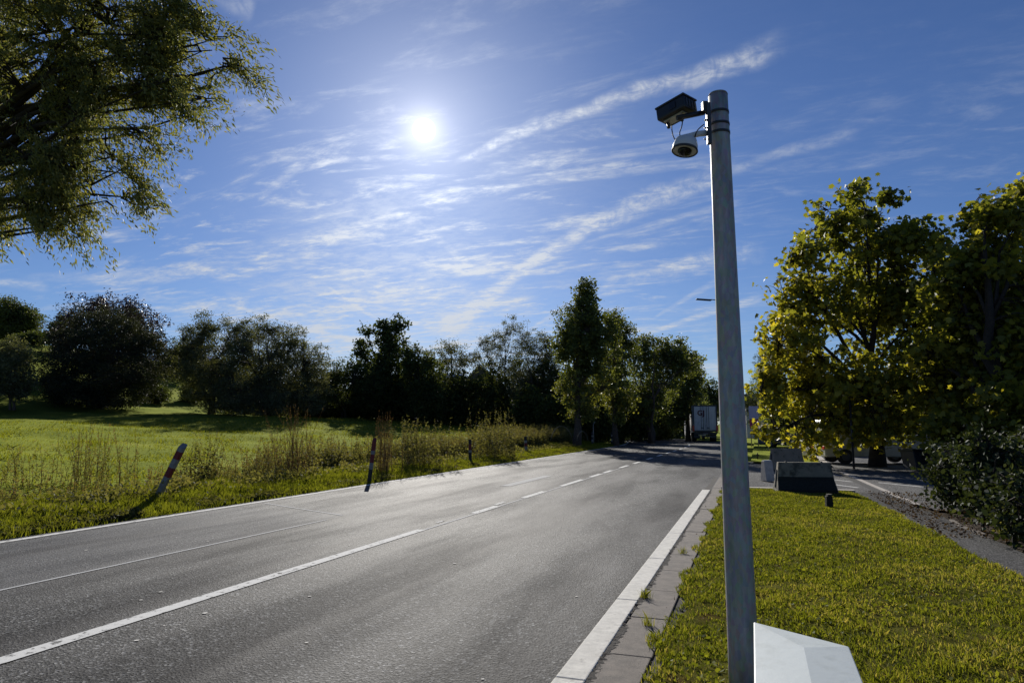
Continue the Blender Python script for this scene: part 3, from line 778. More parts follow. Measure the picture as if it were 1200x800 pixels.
# ------------------------------------------------------------------ marker posts
def marker(px, py, pxt, pyt, label, wide=0.16, bands=None, far=False, f=None):
    if f is None:
        a = G(px, py, 0.04)
    else: a = P(px, py, f)
    zg = float(height(a.x, a.y)); a = G(px, py, zg) if f is None else Vector((a.x, a.y, zg))
    # forward distance of this base
    fw = -a.x * math.sin(YAW) + a.y * math.cos(YAW)
    t = P(pxt, pyt, fw)
    ax_ = t - a; L = ax_.length
    e = empty('marker_post', a, 0, label, 'post', 'marker posts along the left verge')
    e.rotation_euler = ax_.to_track_quat('Z', 'Y').to_euler()
    # face the road user
    e.rotation_euler = (Matrix.Rotation(YAW, 3, 'Z') @ (Matrix.Rotation(YAW, 3, 'Z').inverted() @ ax_).to_track_quat('Z', 'Y').to_matrix()).to_euler()
    w2 = wide / 2; d2 = wide * 0.32
    bands = bands or [('postblack', 0.16), ('postwhite', 0.30), ('postred', 0.16), ('postwhite', 0.15), ('postred', 0.13), ('postwhite', 0.10)]
    tot = sum(b for _, b in bands); z = -0.1
    prof = lambda k: [(-w2 * k, -d2), (-w2 * 0.6 * k, -d2 * 1.5), (w2 * 0.6 * k, -d2 * 1.5), (w2 * k, -d2), (w2 * k * .8, d2), (-w2 * k * .8, d2)]
    for i, (mt, h) in enumerate(bands):
        hh = h / tot * (L + 0.1); m = MB(); pr_ = prof(1 - 0.0 * i); z1 = z + hh; 
        slope = 0.05 if i == len(bands) - 1 else 0
        A = [m.bm.verts.new((x, y_, z)) for x, y_ in pr_]; Bv = [m.bm.verts.new((x, y_, z1 + slope * (x / w2))) for x, y_ in pr_]
        for k in range(6): m.bm.faces.new((A[k], A[(k + 1) % 6], Bv[(k + 1) % 6], Bv[k]))
        m.bm.faces.new(A[::-1]); m.bm.faces.new(Bv)
        m.build({'postblack': 'base', 'postwhite': 'white_band', 'postred': 'red_band'}[mt], M[mt], e); z = z1 + 0.0005
    return e


marker(183, 584, 214, 522, 'nearest red and white marker post leaning far to the right in the verge', 0.15)
marker(432, 567, 438.5, 515, 'upright red and white marker post standing right at the road edge', 0.13, [('postblack', 0.40), ('postwhite', 0.14), ('postred', 0.18), ('postwhite', 0.08), ('postred', 0.24)])
marker(551.5, 541, 551, 516, 'dark faded marker post at the edge of the tall brown weeds', 0.16, [('postblack', 0.5), ('postwhite', 0.1), ('postred', 0.25), ('postblack', 0.15)])
marker(617, 529.5, 616, 512, 'fourth marker post from the left, dark top over pale band', 0.20, [('postblack', 0.2), ('postwhite', 0.25), ('postred', 0.2), ('postwhite', 0.15), ('postblack', 0.2)])
bb = [('postblack', 0.25), ('postwhite', 0.2), ('postblack', 0.2), ('postwhite', 0.15), ('postblack', 0.2)]
marker(694, 519.6, 694, 507, 'black and white marker post just right of the tall lime trunk', 0.2, bb)
marker(717, 519.5, 717, 506, 'black and white marker post left of the dark sign pole', 0.22, bb)
marker(735, 515.5, 735, 505, 'small black and white marker post close beside the dark sign pole', 0.2, bb)
marker(761, 513, 761, 504, 'farthest marker post where the road bends away', 0.2, bb)
sp = P(740, 516, 76); sp.z = float(height(sp.x, sp.y)); tp = P(740, 480, 76)
e = empty('sign_pole', sp, YAW, 'tall thin dark sign pole on the far left verge', 'sign')
MB().tube([(0, 0, -0.1), (0, 0, tp.z - sp.z)], 0.09, 10).build('pole', M['postblack'], e)
MB().box((0, -0.1, tp.z - sp.z - 0.5), (0.45, 0.05, 0.9), bevel=0.02).build('sign_back', M['darkgrey'], e)
sp = P(696, 519, 60); sp.z = float(height(sp.x, sp.y))
e = empty('thin_stake', P(695.5, 512, 60), YAW, 'thin pale stake beside the marker post under the lime tree', 'stake'); e.location.z = sp.z
MB().tube([(0, 0, -0.1), (0, 0, 1.7)], [0.07, 0.04], 8).build('stake', M['postwhite'], e)
MB().tube([(0, 0, 1.7), (0.15, 0, 1.95)], 0.05, 8).build('hooked_top', M['postwhite'], e)


# ------------------------------------------------------------------ vehicles
def wheel(e, x, y, r, wd_):
    m = MB(); m.tube([(x - wd_ / 2, y, r), (x + wd_ / 2, y, r)], r, 20)
    w_ = empty('wheel', (0, 0, 0)); w_.parent = e
    m.build('tyre', M['tyre'], w_)
    MB().tube([(x - wd_ / 2 - 0.01, y, r), (x + wd_ / 2 + 0.01, y, r)], r * 0.55, 14).build('rim', M['rim'], w_)


tr = P(827, 517, 75); tr.z = 0.0
truck = empty('truck', tr, R(9), 'white articulated box truck seen from behind at the end of the road', 'truck')
W = 2.55; H0 = 1.15; H1 = 3.95; LT = 11.5
m = MB(); m.box((0, LT / 2 + 0.06, (H0 + H1) / 2), (W, LT, H1 - H0), bevel=0.04); m.build('trailer_box', M['truckwhite'], truck)
m = MB()
for a in ((-W / 2 + 0.05, 0, (H0 + H1) / 2, 0.12, H1 - H0), (W / 2 - 0.05, 0, (H0 + H1) / 2, 0.12, H1 - H0)): m.box((a[0], 0.0, a[2]), (a[3], 0.10, a[4]))
m.box((0, -0.002, H1 - 0.06), (W - 0.14, 0.10, 0.14)); m.box((0, -0.002, H0 - 0.02), (W - 0.14, 0.10, 0.16)); m.build('rear_frame', M['darkgrey'], truck)
for sx in (-1, 1):
    d = MB().box((sx * 0.575, -0.02, (H0 + H1) / 2), (1.10, 0.06, H1 - H0 - 0.28), bevel=0.01).build('rear_door', M['truckwhite'], truck)
    for k in (0.18, 0.40): MB().tube([(sx * k, -0.07, H0 + 0.15), (sx * k, -0.07, H1 - 0.15)], 0.022, 6).build('lock_rod', M['darkgrey'], d)
    MB().box((sx * 0.3, -0.08, H0 + 0.35), (0.32, 0.04, 0.07)).build('handle', M['darkgrey'], d)
    MB().box((sx * (W / 2 - 0.02), -0.10, H0 + 0.28), (0.22, 0.10, 0.62), bevel=0.02).build('tail_lamp', M['tailred'], truck)
    MB().box((sx * 0.9, 0.9, 0.62), (0.5, 0.06, 0.55)).build('mudguard', M['black'], truck)
cu = bpy.data.curves.new('lettering', 'FONT'); cu.body = 'GJ'; cu.size = 0.78; cu.extrude = 0.004; cu.offset = 0.02
tmp = bpy.data.objects.new('lettering_source', cu); COL.objects.link(tmp); bpy.context.view_layer.update()
tm = bpy.data.meshes.new_from_object(tmp.evaluated_get(bpy.context.evaluated_depsgraph_get())); bpy.data.objects.remove(tmp)
to = bpy.data.objects.new('lettering', tm); COL.objects.link(to); tm.materials.clear(); tm.materials.append(M['logo']); to.parent = truck
to.location = (-0.80, -0.095, 2.85); to.rotation_euler = (R(90), 0, 0)
MB().box((0, 5.0, 0.95), (1.0, 9.6, 0.24)).build('chassis', M['black'], truck)
MB().box((0, -0.02, 0.55), (2.4, 0.12, 0.16), bevel=0.02).build('underrun_bar', M['darkgrey'], truck)
MB().box((0.0, -0.03, 0.88), (2.45, 0.08, 0.22)).build('lamp_beam', M['black'], truck)
MB().box((0.0, -0.09, 0.86), (0.52, 0.02, 0.12)).build('number_plate', M['postwhite'], truck)
for y_ in (1.4, 2.7, 4.0):
    for sx in (-1, 1): wheel(truck, sx * 1.06, y_, 0.5, 0.38)
m = MB(); m.box((0, 13.6, 2.0), (2.45, 2.2, 3.0), bevel=0.12); m.build('cab', M['truckwhite'], truck)
for sx in (-1, 1): wheel(truck, sx * 1.06, 13.8, 0.5, 0.32)


def car(loc, rz, body_mat, label, L=4.3, Wc=1.75, van=False, name='parked_car', cat='car'):
    e = empty(name, loc, rz, label, cat)
    h = 1.9 if van else 1.42
    if van: side = [(-L / 2, 0.30), (L / 2, 0.30), (L / 2 + 0.02, 0.75), (L / 2 - 0.12, 1.0), (L / 2 - 0.75, 1.12), (L / 2 - 1.35, h - 0.06), (L / 2 - 1.7, h), (-L / 2 + 0.06, h), (-L / 2, h - 0.1)]
    else: side = [(-L / 2, 0.32), (L / 2, 0.30), (L / 2 + 0.03, 0.58), (L / 2 - 0.10, 0.76), (L / 2 - 1.0, 0.92), (L / 2 - 1.75, h - 0.06), (L / 2 - 2.3, h), (-L / 2 + 0.9, h - 0.06), (-L / 2 + 0.25, 1.0), (-L / 2, 0.92)]
    m = MB(); m.prism(side, -Wc / 2, Wc / 2, 'y')       # (a,z) -> x=a, extruded along y
    for v in m.bm.verts:
        if v.co.z > 1.0: v.co.y *= 0.84
    bmesh.ops.recalc_face_normals(m.bm, faces=m.bm.faces)
    body = m.build('body', body_mat, e, 0.05)
    z0, z1 = (1.05, h - 0.16) if van else (0.95, h - 0.12)
    for sy in (-1, 1):
        m = MB(); yb = sy * (Wc / 2 + 0.004); yt = sy * (Wc / 2 * 0.85 + 0.012)
        x0 = -L / 2 + (0.35 if van else 0.75); x1 = L / 2 - (1.05 if van else 1.25)
        if van: x0 = L / 2 - 2.2
        m.face([(x0, yb * 0.93 if not van else yb * 0.95, z0), (x1, yb * 0.93 if not van else yb * 0.95, z0), (x1 - 0.5, yt, z1), (x0 + 0.25, yt, z1)]); m.build('side_window', M['glass'], e)
    for sx, nm, lm in ((1, 'headlight', M['white']), (-1, 'tail_lamp', M['tailred'])):
        for sy in (-1, 1): MB().box((sx * (L / 2 - 0.03), sy * (Wc / 2 - 0.24), 0.68), (0.12, 0.34, 0.14), bevel=0.03).build(nm, lm, e)
    a0 = (L / 2 - (0.80 if van else 1.02), 1.14 if van else 0.94); a1_ = (L / 2 - (1.33 if van else 1.72), h - 0.1)
    m = MB(); m.face([(a0[0] + 0.02, -Wc * 0.42, a0[1]), (a0[0] + 0.02, Wc * 0.42, a0[1]), (a1_[0] + 0.03, Wc * 0.38, a1_[1]), (a1_[0] + 0.03, -Wc * 0.38, a1_[1])]); m.build('windscreen', M['glass'], e)
    MB().box((L / 2 + 0.0, 0, 0.42), (0.1, Wc * 0.86, 0.16), bevel=0.03).build('bumper', M['black'], e)
    for sx in (-1, 1):
        for sy in (-1, 1):
            w_ = empty('wheel', (sx * L * 0.31, sy * (Wc / 2 - 0.10), 0.32)); w_.parent = e
            MB().tube([(0, -0.11, 0), (0, 0.11, 0)], 0.32, 20).build('tyre', M['tyre'], w_)
            MB().tube([(0, -0.12, 0), (0, 0.12, 0)], 0.19, 12).build('rim', M['rim'], w_)
    return e


c = P(926, 520, 52); c.z = 0.02; car(c, R(170), M['carblue'], 'dark blue car parked beyond the far lawn, its nose catching light')
c = P(1020, 541, 30.5); c.z = 0.02; car(c, R(14), M['vangrey'], 'pale grey van parked behind the maple trunk', 4.4, 1.8, True, 'parked_van', 'van')
# low dark skip and pale wall right of the van
c = G(1092, 552); e = empty('waste_container', c, R(15), 'dark blue metal waste container half hidden by the dark shrubs', 'container')
m = MB(); m.prism([(-0.75, 0.1), (-0.85, 0.75), (0.85, 0.75), (0.75, 0.1)], -0.5, 0.5, 'y'); m.build('tub', M['bin'], e, 0.03)
for k in (-0.6, 0, 0.6): MB().box((k, -0.52, 0.42), (0.06, 0.05, 0.6)).build('rib', M['bin'], e)
MB().box((0, 0, 0.78), (1.78, 1.08, 0.05), bevel=0.01).build('rim', M['darkgrey'], e)
c = P(1075, 540, 38); e = empty('low_wall', (c.x, c.y, 0), R(18), 'low pale rendered wall behind the parked van', 'wall')
MB().box((0, 0, 0.55), (9, 0.25, 1.1)).build('wall', M['render'], e)
MB().box((0, 0, 1.13), (9.1, 0.32, 0.08)).build('coping', M['concrete_clean'], e)

# ------------------------------------------------------------------ street lamp behind the pole
lp = P(862, 520, 45); lp.z = 0; e = empty('street_lamp', lp, YAW, 'grey street lamp whose slim head pokes out left of the steel pole', 'street lamp')
zt = P(862, 352, 45).z
MB().tube([(0, 0, 0), (0, 0, zt - 0.35)], [0.09, 0.055], 12).build('post', M['galv'], e)
MB().tube([(0, 0, zt - 0.35), (-0.12, 0, zt - 0.1), (-0.5, 0, zt), (-1.3, 0, zt + 0.06)], 0.035, 8).build('arm', M['galv'], e)
MB().box((-1.75, 0, zt + 0.05), (1.0, 0.26, 0.09), Matrix.Rotation(R(4), 3, 'Y').to_euler(), 0.03).build('lamp_head', M['darkgrey'], e)
# sign boards right of the pole, far down the road
c = P(886, 516, 55); e = empty('sign_board', (c.x, c.y, 0), YAW, 'two stacked roadside boards, lilac over magenta, right of the steel pole', 'sign')
MB().box((-0.1, 0, 2.75), (0.75, 0.05, 1.0), bevel=0.01).build('upper_board', M['lilac'], e)
MB().box((-0.1, 0, 1.85), (0.7, 0.05, 0.7), bevel=0.01).build('lower_board', M['pink'], e)
for k in (-0.35, 0.2): MB().tube([(k, 0.06, 0), (k, 0.06, 3.2)], 0.04, 8).build('post', M['galv'], e)
for (px, f_, hgt, lb) in ((900, 44, 1.6, 'short pale post on the far lawn near the sign boards'), (939, 46, 2.8, 'thin grey post beside the dark blue car'), (999, 26.5, 2.6, 'dark slim post in front of the pale grey van')):
    c = P(px, 520, f_); e = empty('slim_post', (c.x, c.y, 0), 0, lb, 'post')
    MB().tube([(0, 0, 0), (0, 0, hgt)], 0.045, 10).build('post', M['galv'] if px < 990 else M['darkgrey'], e)
    MB().tube([(0, 0, hgt), (0, 0, hgt + 0.05)], [0.055, 0.02], 10).build('cap', M['darkgrey'], e)
c = G(888, 540); e = empty('lawn_peg', (c.x, c.y, 0.08), 0, 'tiny dark peg in the far lawn behind the steel pole', 'peg')
MB().tube([(0, 0, 0), (0, 0, 0.3)], 0.03, 8).build('peg', M['postblack'], e)
MB().box((0, 0, 0.2), (0.16, 0.04, 0.06)).build('crosspiece', M['postblack'], e)

# ------------------------------------------------------------------ buildings seen between the trees
c = P(575, 490, 92); gz = float(height(c.x, c.y)); zr = P(562, 427, 92).z; 
e = empty('barn', (c.x, c.y, gz), YAW + R(2), 'dark gabled barn with a pale metal roof half hidden by trees', 'barn')
hr = zr - gz; he = hr - 2.9
def bx_(px): return (px - 578) * 92 / 806
x0, xr, x1 = bx_(512), bx_(562), bx_(592)
m = MB(); m.prism([(bx_(545), 0), (bx_(545), he), (xr + .3, hr - 0.1), (x1, he), (x1, 0)], 0, 18, 'y'); m.build('wall', M['brick'], e)
m = MB(); m.prism([(bx_(541), he - 0.4), (xr + .3, hr - 0.12), (x1 + 0.5, he - 0.35), (x1 + 0.5, he - 0.15), (xr + .3, hr + 0.12), (bx_(541), he - 0.2)], -0.6, 18.5, 'y'); m.build('roof', M['roof'], e)
MB().box((xr, -0.05, 2.0), (3.4, 0.1, 3.6)).build('door', M['darkgrey'], e)
m = MB(); m.prism([(-0.5, hr - 3.4), (1, hr - 3.2), (5.5, hr - 0.9), (6, hr - 0.9), (6, hr - 4.5), (-0.5, hr - 4.5)], bx_(508), bx_(542), 'x'); m.build('side_roof', M['roof'], e)
m = MB(); m.box(((bx_(508) + bx_(542)) / 2, 3.2, (hr - 3.6) / 2), (bx_(542) - bx_(508) - .4, 5.2, hr - 3.6)); m.build('side_wall', M['brick'], e)
c = P(215, 430, 105); gz = float(height(c.x, c.y)); e = empty('shed', (c.x, c.y, gz - 1), YAW, 'low shed with a pale roof glimpsed between the left willows', 'shed')
zz_ = P(215, 418, 105).z - gz + 1
MB().box((0, 0, (zz_ - .8) / 2), (9, 5, zz_ - .8)).build('wall', M['brick'], e)
m = MB(); m.prism([(-2.9, zz_ - 1.1), (0, zz_), (2.9, zz_ - 1.1), (2.9, zz_ - 0.9), (0, zz_ + 0.2), (-2.9, zz_ - 0.9)], -5, 5, 'x'); m.build('roof', M['roof'], e)
for px, f_, wpx, top_, lb in ((793, 118, 26, 478, 'small pale house just glimpsed through leaves left of the truck'), (905, 100, 60, 462, 'brown roofed house behind the trees right of the steel pole')):
    c = P(px, 500, f_); wd2 = wpx * f_ / 806 / 2; hz = P(px, top_, f_).z
    e = empty('house', (c.x, c.y, 0), YAW, lb, 'house')
    MB().box((0, 3, (hz - 1.6) / 2), (wd2 * 2, 6, hz - 1.6)).build('wall', M['render'], e)
    m = MB(); m.prism([(-0.4, hz - 1.8), (3, hz), (6.4, hz - 1.8), (6.4, hz - 1.6), (3, hz + .2), (-0.4, hz - 1.6)], -wd2 - .3, wd2 + .3, 'x'); m.build('roof', M['tile'], e)
    for k in (-0.5, 0.5):
        fr = MB().box((k * wd2, -0.02, 1.5), (1.1, 0.08, 1.1)).build('window', M['white'], e)
        MB().box((k * wd2, -0.05, 1.5), (0.9, 0.08, 0.9)).build('pane', M['glass'], fr)


# ------------------------------------------------------------------ trees
def snoise(p, sc, ph):
    p = p * sc
    return (np.sin(p[:, 0] * 1.7 + ph) * np.sin(p[:, 1] * 1.9 + 1.3 * ph) + np.sin(p[:, 1] * 2.3 + p[:, 2] * 1.1 + ph) * np.sin(p[:, 2] * 2.1 - p[:, 0]) + 0.6 * np.sin(p[:, 0] * 4.1 + p[:, 2] * 3.3 + ph) * np.sin(p[:, 1] * 4.7)) / 2


def crown_pts(blobs, n, r, surf=0.45, gap=-0.15, gsc=0.8, ph=0.0):
    B_ = np.array(blobs, float); vol = B_[:, 3] * B_[:, 4] * B_[:, 5]; pr_ = vol ** 0.8; pr_ /= pr_.sum()
    out = []
    while sum(len(o_) for o_ in out) < n:
        k = r.choice(len(B_), 4 * n, p=pr_)
        u = unit(4 * n, r); rad = r.random(4 * n) ** surf
        rough_ = 1 + 0.16 * np.sin(u[:, 0] * 5 + k * 1.7) * np.sin(u[:, 2] * 6 + k) + 0.12 * np.sin(u[:, 1] * 9 + 2 * k)
        p = B_[k, :3] + u * B_[k, 3:6] * (rad * rough_)[:, None]
        keep = snoise(p, gsc, ph) > gap
        out.append(p[keep])
    return np.concatenate(out)[:n]


def tree(name, base, blobs, label, cat='tree', group=None, leaf='oak', bark='bark', n_cl=320, per=40, ls=0.2, cr=0.45, shape=DIAMOND, trunk_r=0.25,
         trunk_top=None, limbs=9, seed=1, surf=0.45, gap=-0.15, gsc=0.8, tint_fn=None, stems=1, twigs=1.0, flat=0.2, droop=0.0, spray=0.0, limb_k=0.6, up=0.0):
    r = np.random.default_rng(seed); base = Vector(base)
    e = empty(name, base, 0, label, cat, group)
    B_ = np.array(blobs, float)
    if trunk_top is None: trunk_top = (float(B_[:, 0].mean()) * 0.5, float(B_[:, 1].mean()) * 0.5, float((B_[:, 2] + 0.5 * B_[:, 5]).max()))
    tt_ = np.array(trunk_top, float)
    cl_ = crown_pts(blobs, n_cl, r, surf, gap, gsc, seed * 1.37)
    cl_ = cl_[cl_[:, 2] > 0.15]
    # wood
    m = MB(); nodes = []
    for sidx in range(stems):
        off = np.array([r.normal() * 0.25, r.normal() * 0.25, 0]) if stems > 1 else np.zeros(3)
        end = tt_ + (np.array([r.normal() * tt_[2] * 0.3, r.normal() * tt_[2] * 0.3, -abs(r.normal()) * tt_[2] * 0.2]) if stems > 1 else 0)
        K = 9; ts = np.linspace(0, 1, K)
        pth = off + (end - off) * ts[:, None] ** np.array([1.3, 1.3, 1.0]); pth[1:-1] += r.normal(size=(K - 2, 3)) * trunk_r * 0.35
        pth[0, 2] = -0.3
        rad = trunk_r / math.sqrt(stems) * (1 - ts * 0.88) * np.where(ts == 0, 1.35, 1)
        m.tube([tuple(q) for q in pth], [float(q) for q in rad], 9)
        nodes += [(pth[i], rad[i]) for i in range(2, K)]
    main = list(nodes)
    for k in range(limbs):
        b_ = B_[k % len(B_)]; tgt = b_[:3] + unit(1, r)[0] * b_[3:6] * (0.25 if spray else 0.6); tgt[2] = max(tgt[2], 0.12 * tt_[2])
        # start on the trunk well below the target
        hs = max(0.12, min(0.85, (tgt[2] * r.uniform(0.3, 0.75)) / tt_[2])); cand = sorted(main, key=lambda q_: abs(q_[0][2] - hs * tt_[2]) + r.random() * 0.3)[0]
        st_, r_ = cand; K = 7; ts = np.linspace(0, 1, K)
        pth = st_ + (tgt - st_) * ts[:, None]; pth[:, 2] += np.sin(ts * np.pi) * np.linalg.norm(tgt - st_) * 0.12
        nz_ = r.normal(size=(K - 1, 3)) * np.linalg.norm(tgt - st_) * 0.04; nz_[1:-1] = (nz_[:-2] + nz_[1:-1] + nz_[2:]) / 3; nz_[-1] *= 0.3; nz_[0] *= 0.4
        pth[1:] += nz_
        rad = np.maximum(r_ * limb_k * (1 - ts * 0.88) ** 1.3, 0.010)
        m.tube([tuple(q) for q in pth], [float(q) for q in rad], 6)
        nodes += [(pth[i], rad[i]) for i in range(1, K)]
    NP = np.array([q[0] for q in nodes])
    wood = m.build('trunk', M[bark], e)
    nt = int(len(cl_) * twigs)
    if nt:
        tg = cl_[:nt]; d2_ = ((tg[:, None, :] - NP[None, :, :]) ** 2).sum(-1) + 0.6 * np.maximum(0, NP[None, :, 2] - tg[:, None, 2]) ** 2
        j = d2_.argmin(1); a_ = NP[j]; ts = np.linspace(0, 1, 4)[None, :, None]
        pth = a_[:, None, :] + (tg - a_)[:, None, :] * ts; pth[:, 1:3] += r.normal(size=(nt, 2, 3)) * 0.08
        pth[:, 1:3, 2] += 0.08 * np.linalg.norm(tg - a_, axis=1)[:, None]
        rd_ = np.linspace(0.028, 0.006, 4)[None, :] * np.ones((nt, 1)) * (0.6 + trunk_r)
        v, f = tubes_np(pth, rd_)
        me0 = wood.data; nv0 = len(me0.vertices); co0 = np.empty(nv0 * 3, np.float32); me0.vertices.foreach_get('co', co0)
        fs = {}
        for p_ in me0.polygons: fs.setdefault(len(p_.vertices), []).append(tuple(p_.vertices))
        allf = [np.array(q_) for q_ in fs.values()] + [f + nv0]
        bpy.data.objects.remove(wood)
        wood = np_mesh('trunk', np.concatenate([co0.reshape(-1, 3), v]), allf, M[bark], None, e); wood.data.shade_smooth()
    # foliage
    nl = len(cl_) * per; ci = np.repeat(np.arange(len(cl_)), per)
    crr = cr * r.uniform(0.6, 1.35, len(cl_))
    off = r.normal(size=(nl, 3)) * crr[ci][:, None] * 0.6
    off[:, 2] *= 0.75
    axis = None
    if droop:
        axis = unit(nl, r) * 0.5 + np.array([0, 0, -droop]); off[:, 2] -= np.abs(r.normal(size=nl)) * crr[ci] * droop * 0.8
    if spray:
        out_ = cl_ - np.array([0, 0, tt_[2] * 0.6]); out_ /= np.linalg.norm(out_, axis=1, keepdims=True); out_ = out_ + unit(len(cl_), r) * 0.7
        L_ = spray * r.uniform(0.6, 1.2, len(cl_)); t_ = r.random(nl)
        off = out_[ci] * (t_ * L_[ci])[:, None] + r.normal(size=(nl, 3)) * 0.07; off[:, 2] -= (t_ ** 2) * L_[ci] * 0.7
        axis = out_[ci] * 0.6 + unit(nl, r) * 0.7 + np.array([0, 0, -0.7])
    cen_ = cl_[ci] + off
    tint = np.clip(r.normal(0.5, 0.25, nl) + r.normal(0, 0.18, len(cl_))[ci], 0, 1)
    if tint_fn is not None: tint = tint_fn(cen_, tint, r)
    sz_ = ls * r.uniform(0.6, 1.25, nl)
    v, f, k_ = leaves(cen_, sz_, shape, axis, flat, r, up)
    np_mesh('crown', v, [f], M[leaf], np.repeat(tint, k_), e)
    return e


def at(px, f_, zoff=0.0):
    c_ = P(px, 500, f_); return Vector((c_.x, c_.y, float(height(c_.x, c_.y)) + zoff))


def blob(base, px, py, f_, rpx, rpz, depth=None):
    """an ellipsoid of foliage, centre seen at px,py at distance f_, radii given in picture units there"""
    c_ = P(px, py, f_) - Vector(base); s_ = f_ / 806
    rh = rpx * s_
    return (c_.x, c_.y, c_.z, rh, rh if depth is None else depth, rpz * s_)


def T_(name, px, f_, bl, label, **kw):
    b_ = at(px, f_)
    return tree(name, b_, [blob(b_, q[0], q[1], f_ + (q[4] if len(q) > 4 else 0), q[2], q[3]) for q in bl], label, **kw)


GL = 'trees along the field on the left'
T_('oak_tree', 12, 98, [(10, 375, 30, 26), (30, 380, 14, 20)], 'dark rounded tree at the far left edge on the hill', group=GL, leaf='oak', n_cl=420, per=44, ls=0.34, cr=0.7, seed=2)
T_('willow_bush', 12, 52, [(8, 430, 32, 36), (-25, 430, 30, 40), (25, 452, 14, 18)], 'olive willow bush at the left edge below the hill', group=GL, leaf='willow', n_cl=650, per=45, ls=0.17, cr=0.4, seed=3, stems=3, trunk_r=0.15)
T_('purple_tree', 128, 72, [(128, 395, 60, 48), (90, 400, 34, 34), (165, 388, 34, 34), (125, 368, 40, 24)], 'purple leaved tree rising behind the big round dark bush', group=GL, leaf='purple', n_cl=620, per=30, ls=0.26, cr=0.5, surf=0.3, seed=4)
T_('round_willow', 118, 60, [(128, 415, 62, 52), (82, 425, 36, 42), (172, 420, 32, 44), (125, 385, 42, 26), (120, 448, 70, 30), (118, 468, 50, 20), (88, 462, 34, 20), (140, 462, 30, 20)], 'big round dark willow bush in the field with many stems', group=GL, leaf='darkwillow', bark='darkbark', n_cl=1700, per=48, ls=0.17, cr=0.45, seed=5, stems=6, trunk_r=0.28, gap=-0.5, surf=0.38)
T_('willow_tree', 250, 62, [(243, 390, 22, 28), (222, 415, 22, 34), (266, 395, 20, 26), (250, 435, 46, 34), (290, 398, 16, 26), (262, 462, 34, 24)], 'grey green willow with two pointed tops right of the round bush', group=GL, leaf='willow', bark='darkbark', n_cl=1250, per=46, ls=0.16, cr=0.42, seed=6, stems=5, trunk_r=0.26, gap=-0.25)
T_('willow_tree', 315, 60, [(312, 392, 20, 24), (340, 402, 22, 24), (290, 425, 30, 36), (330, 435, 40, 36), (365, 430, 22, 34), (300, 458, 44, 26), (350, 462, 38, 24), (325, 472, 50, 18), (285, 470, 30, 18)], 'broad grey green willow sloping down to the right', group=GL, leaf='willow', bark='darkbark', n_cl=1700, per=46, ls=0.16, cr=0.42, seed=7, stems=6, trunk_r=0.28, gap=-0.3)
T_('willow_tree', 400, 66, [(405, 450, 26, 30), (385, 455, 18, 26), (428, 455, 22, 30)], 'low dark willow right of the broad grey willow', group=GL, leaf='oak', bark='darkbark', n_cl=420, per=42, ls=0.2, cr=0.45, seed=8, stems=3, trunk_r=0.2, gap=-0.4)
T_('alder_tree', 452, 70, [(446, 385, 16, 12), (466, 380, 13, 12), (432, 388, 10, 7), (455, 405, 20, 20), (425, 415, 12, 18), (455, 440, 32, 36), (470, 470, 34, 24), (430, 465, 26, 26)], 'dark tree with a ragged clumped top breaking the skyline', group=GL, leaf='oak', bark='darkbark', n_cl=620, per=34, ls=0.30, cr=0.5, seed=9, trunk_r=0.3, shape=OVAL, gap=-0.3)
T_('alder_tree', 488, 66, [(487, 418, 16, 18), (495, 440, 24, 26), (500, 470, 26, 26)], 'dark narrow tree right of the ragged topped tree', group=GL, leaf='oak', bark='darkbark', n_cl=360, per=40, ls=0.26, cr=0.5, seed=10, gap=-0.35)
T_('round_tree', 528, 76, [(528, 420, 30, 22), (510, 430, 16, 20), (548, 422, 18, 18), (530, 458, 36, 20)], 'rounded brown green tree in front of the barn roof', group=GL, leaf='willow', bark='darkbark', n_cl=300, per=34, ls=0.2, cr=0.45, seed=11, trunk_r=0.25, gap=-0.05)
T_('airy_willow', 598, 74, [(602, 395, 22, 26), (580, 410, 16, 22), (622, 405, 20, 24), (602, 440, 38, 34), (565, 400, 10, 14)], 'tall airy willow with fine grey foliage in the middle', group=GL, leaf='willow', n_cl=560, per=34, ls=0.15, cr=0.38, seed=12, trunk_r=0.26, gap=-0.05, stems=2)
T_('airy_willow', 640, 70, [(636, 405, 14, 22), (640, 440, 28, 40), (618, 455, 26, 34), (655, 465, 24, 30)], 'grey willow touching the left side of the tall lime', group=GL, leaf='willow', n_cl=520, per=38, ls=0.17, cr=0.4, seed=13, trunk_r=0.24, gap=-0.2, stems=2)
ltint = lambda p, t, r: np.clip(t + (p[:, 2] < 5) * r.random(len(t)) * 0.9, 0, 2)
T_('lime_tree', 675, 52, [(686, 345, 16, 20), (690, 362, 20, 22), (676, 380, 26, 26), (700, 385, 24, 28), (665, 408, 18, 20), (684, 420, 32, 28), (716, 408, 14, 24), (677, 455, 26, 28), (705, 445, 22, 26), (680, 478, 20, 16), (690, 400, 34, 34)], 'tall pointed lime tree standing by the left edge of the road', group=GL, leaf='lime', n_cl=900, per=34, ls=0.19, cr=0.36, seed=14, trunk_r=0.30, shape=OVAL, gap=-0.02, gsc=1.2, up=0.6, tint_fn=ltint, trunk_top=None)
T_('lime_tree', 722, 58, [(724, 385, 16, 28), (734, 400, 14, 24), (722, 420, 22, 26), (728, 455, 22, 28), (714, 440, 16, 24), (724, 480, 16, 16)], 'second lime tree, shorter, right behind the tallest one', group=GL, leaf='lime', n_cl=440, per=34, ls=0.19, cr=0.38, seed=15, trunk_r=0.24, shape=OVAL, gap=-0.02, gsc=1.2, up=0.6, tint_fn=ltint)
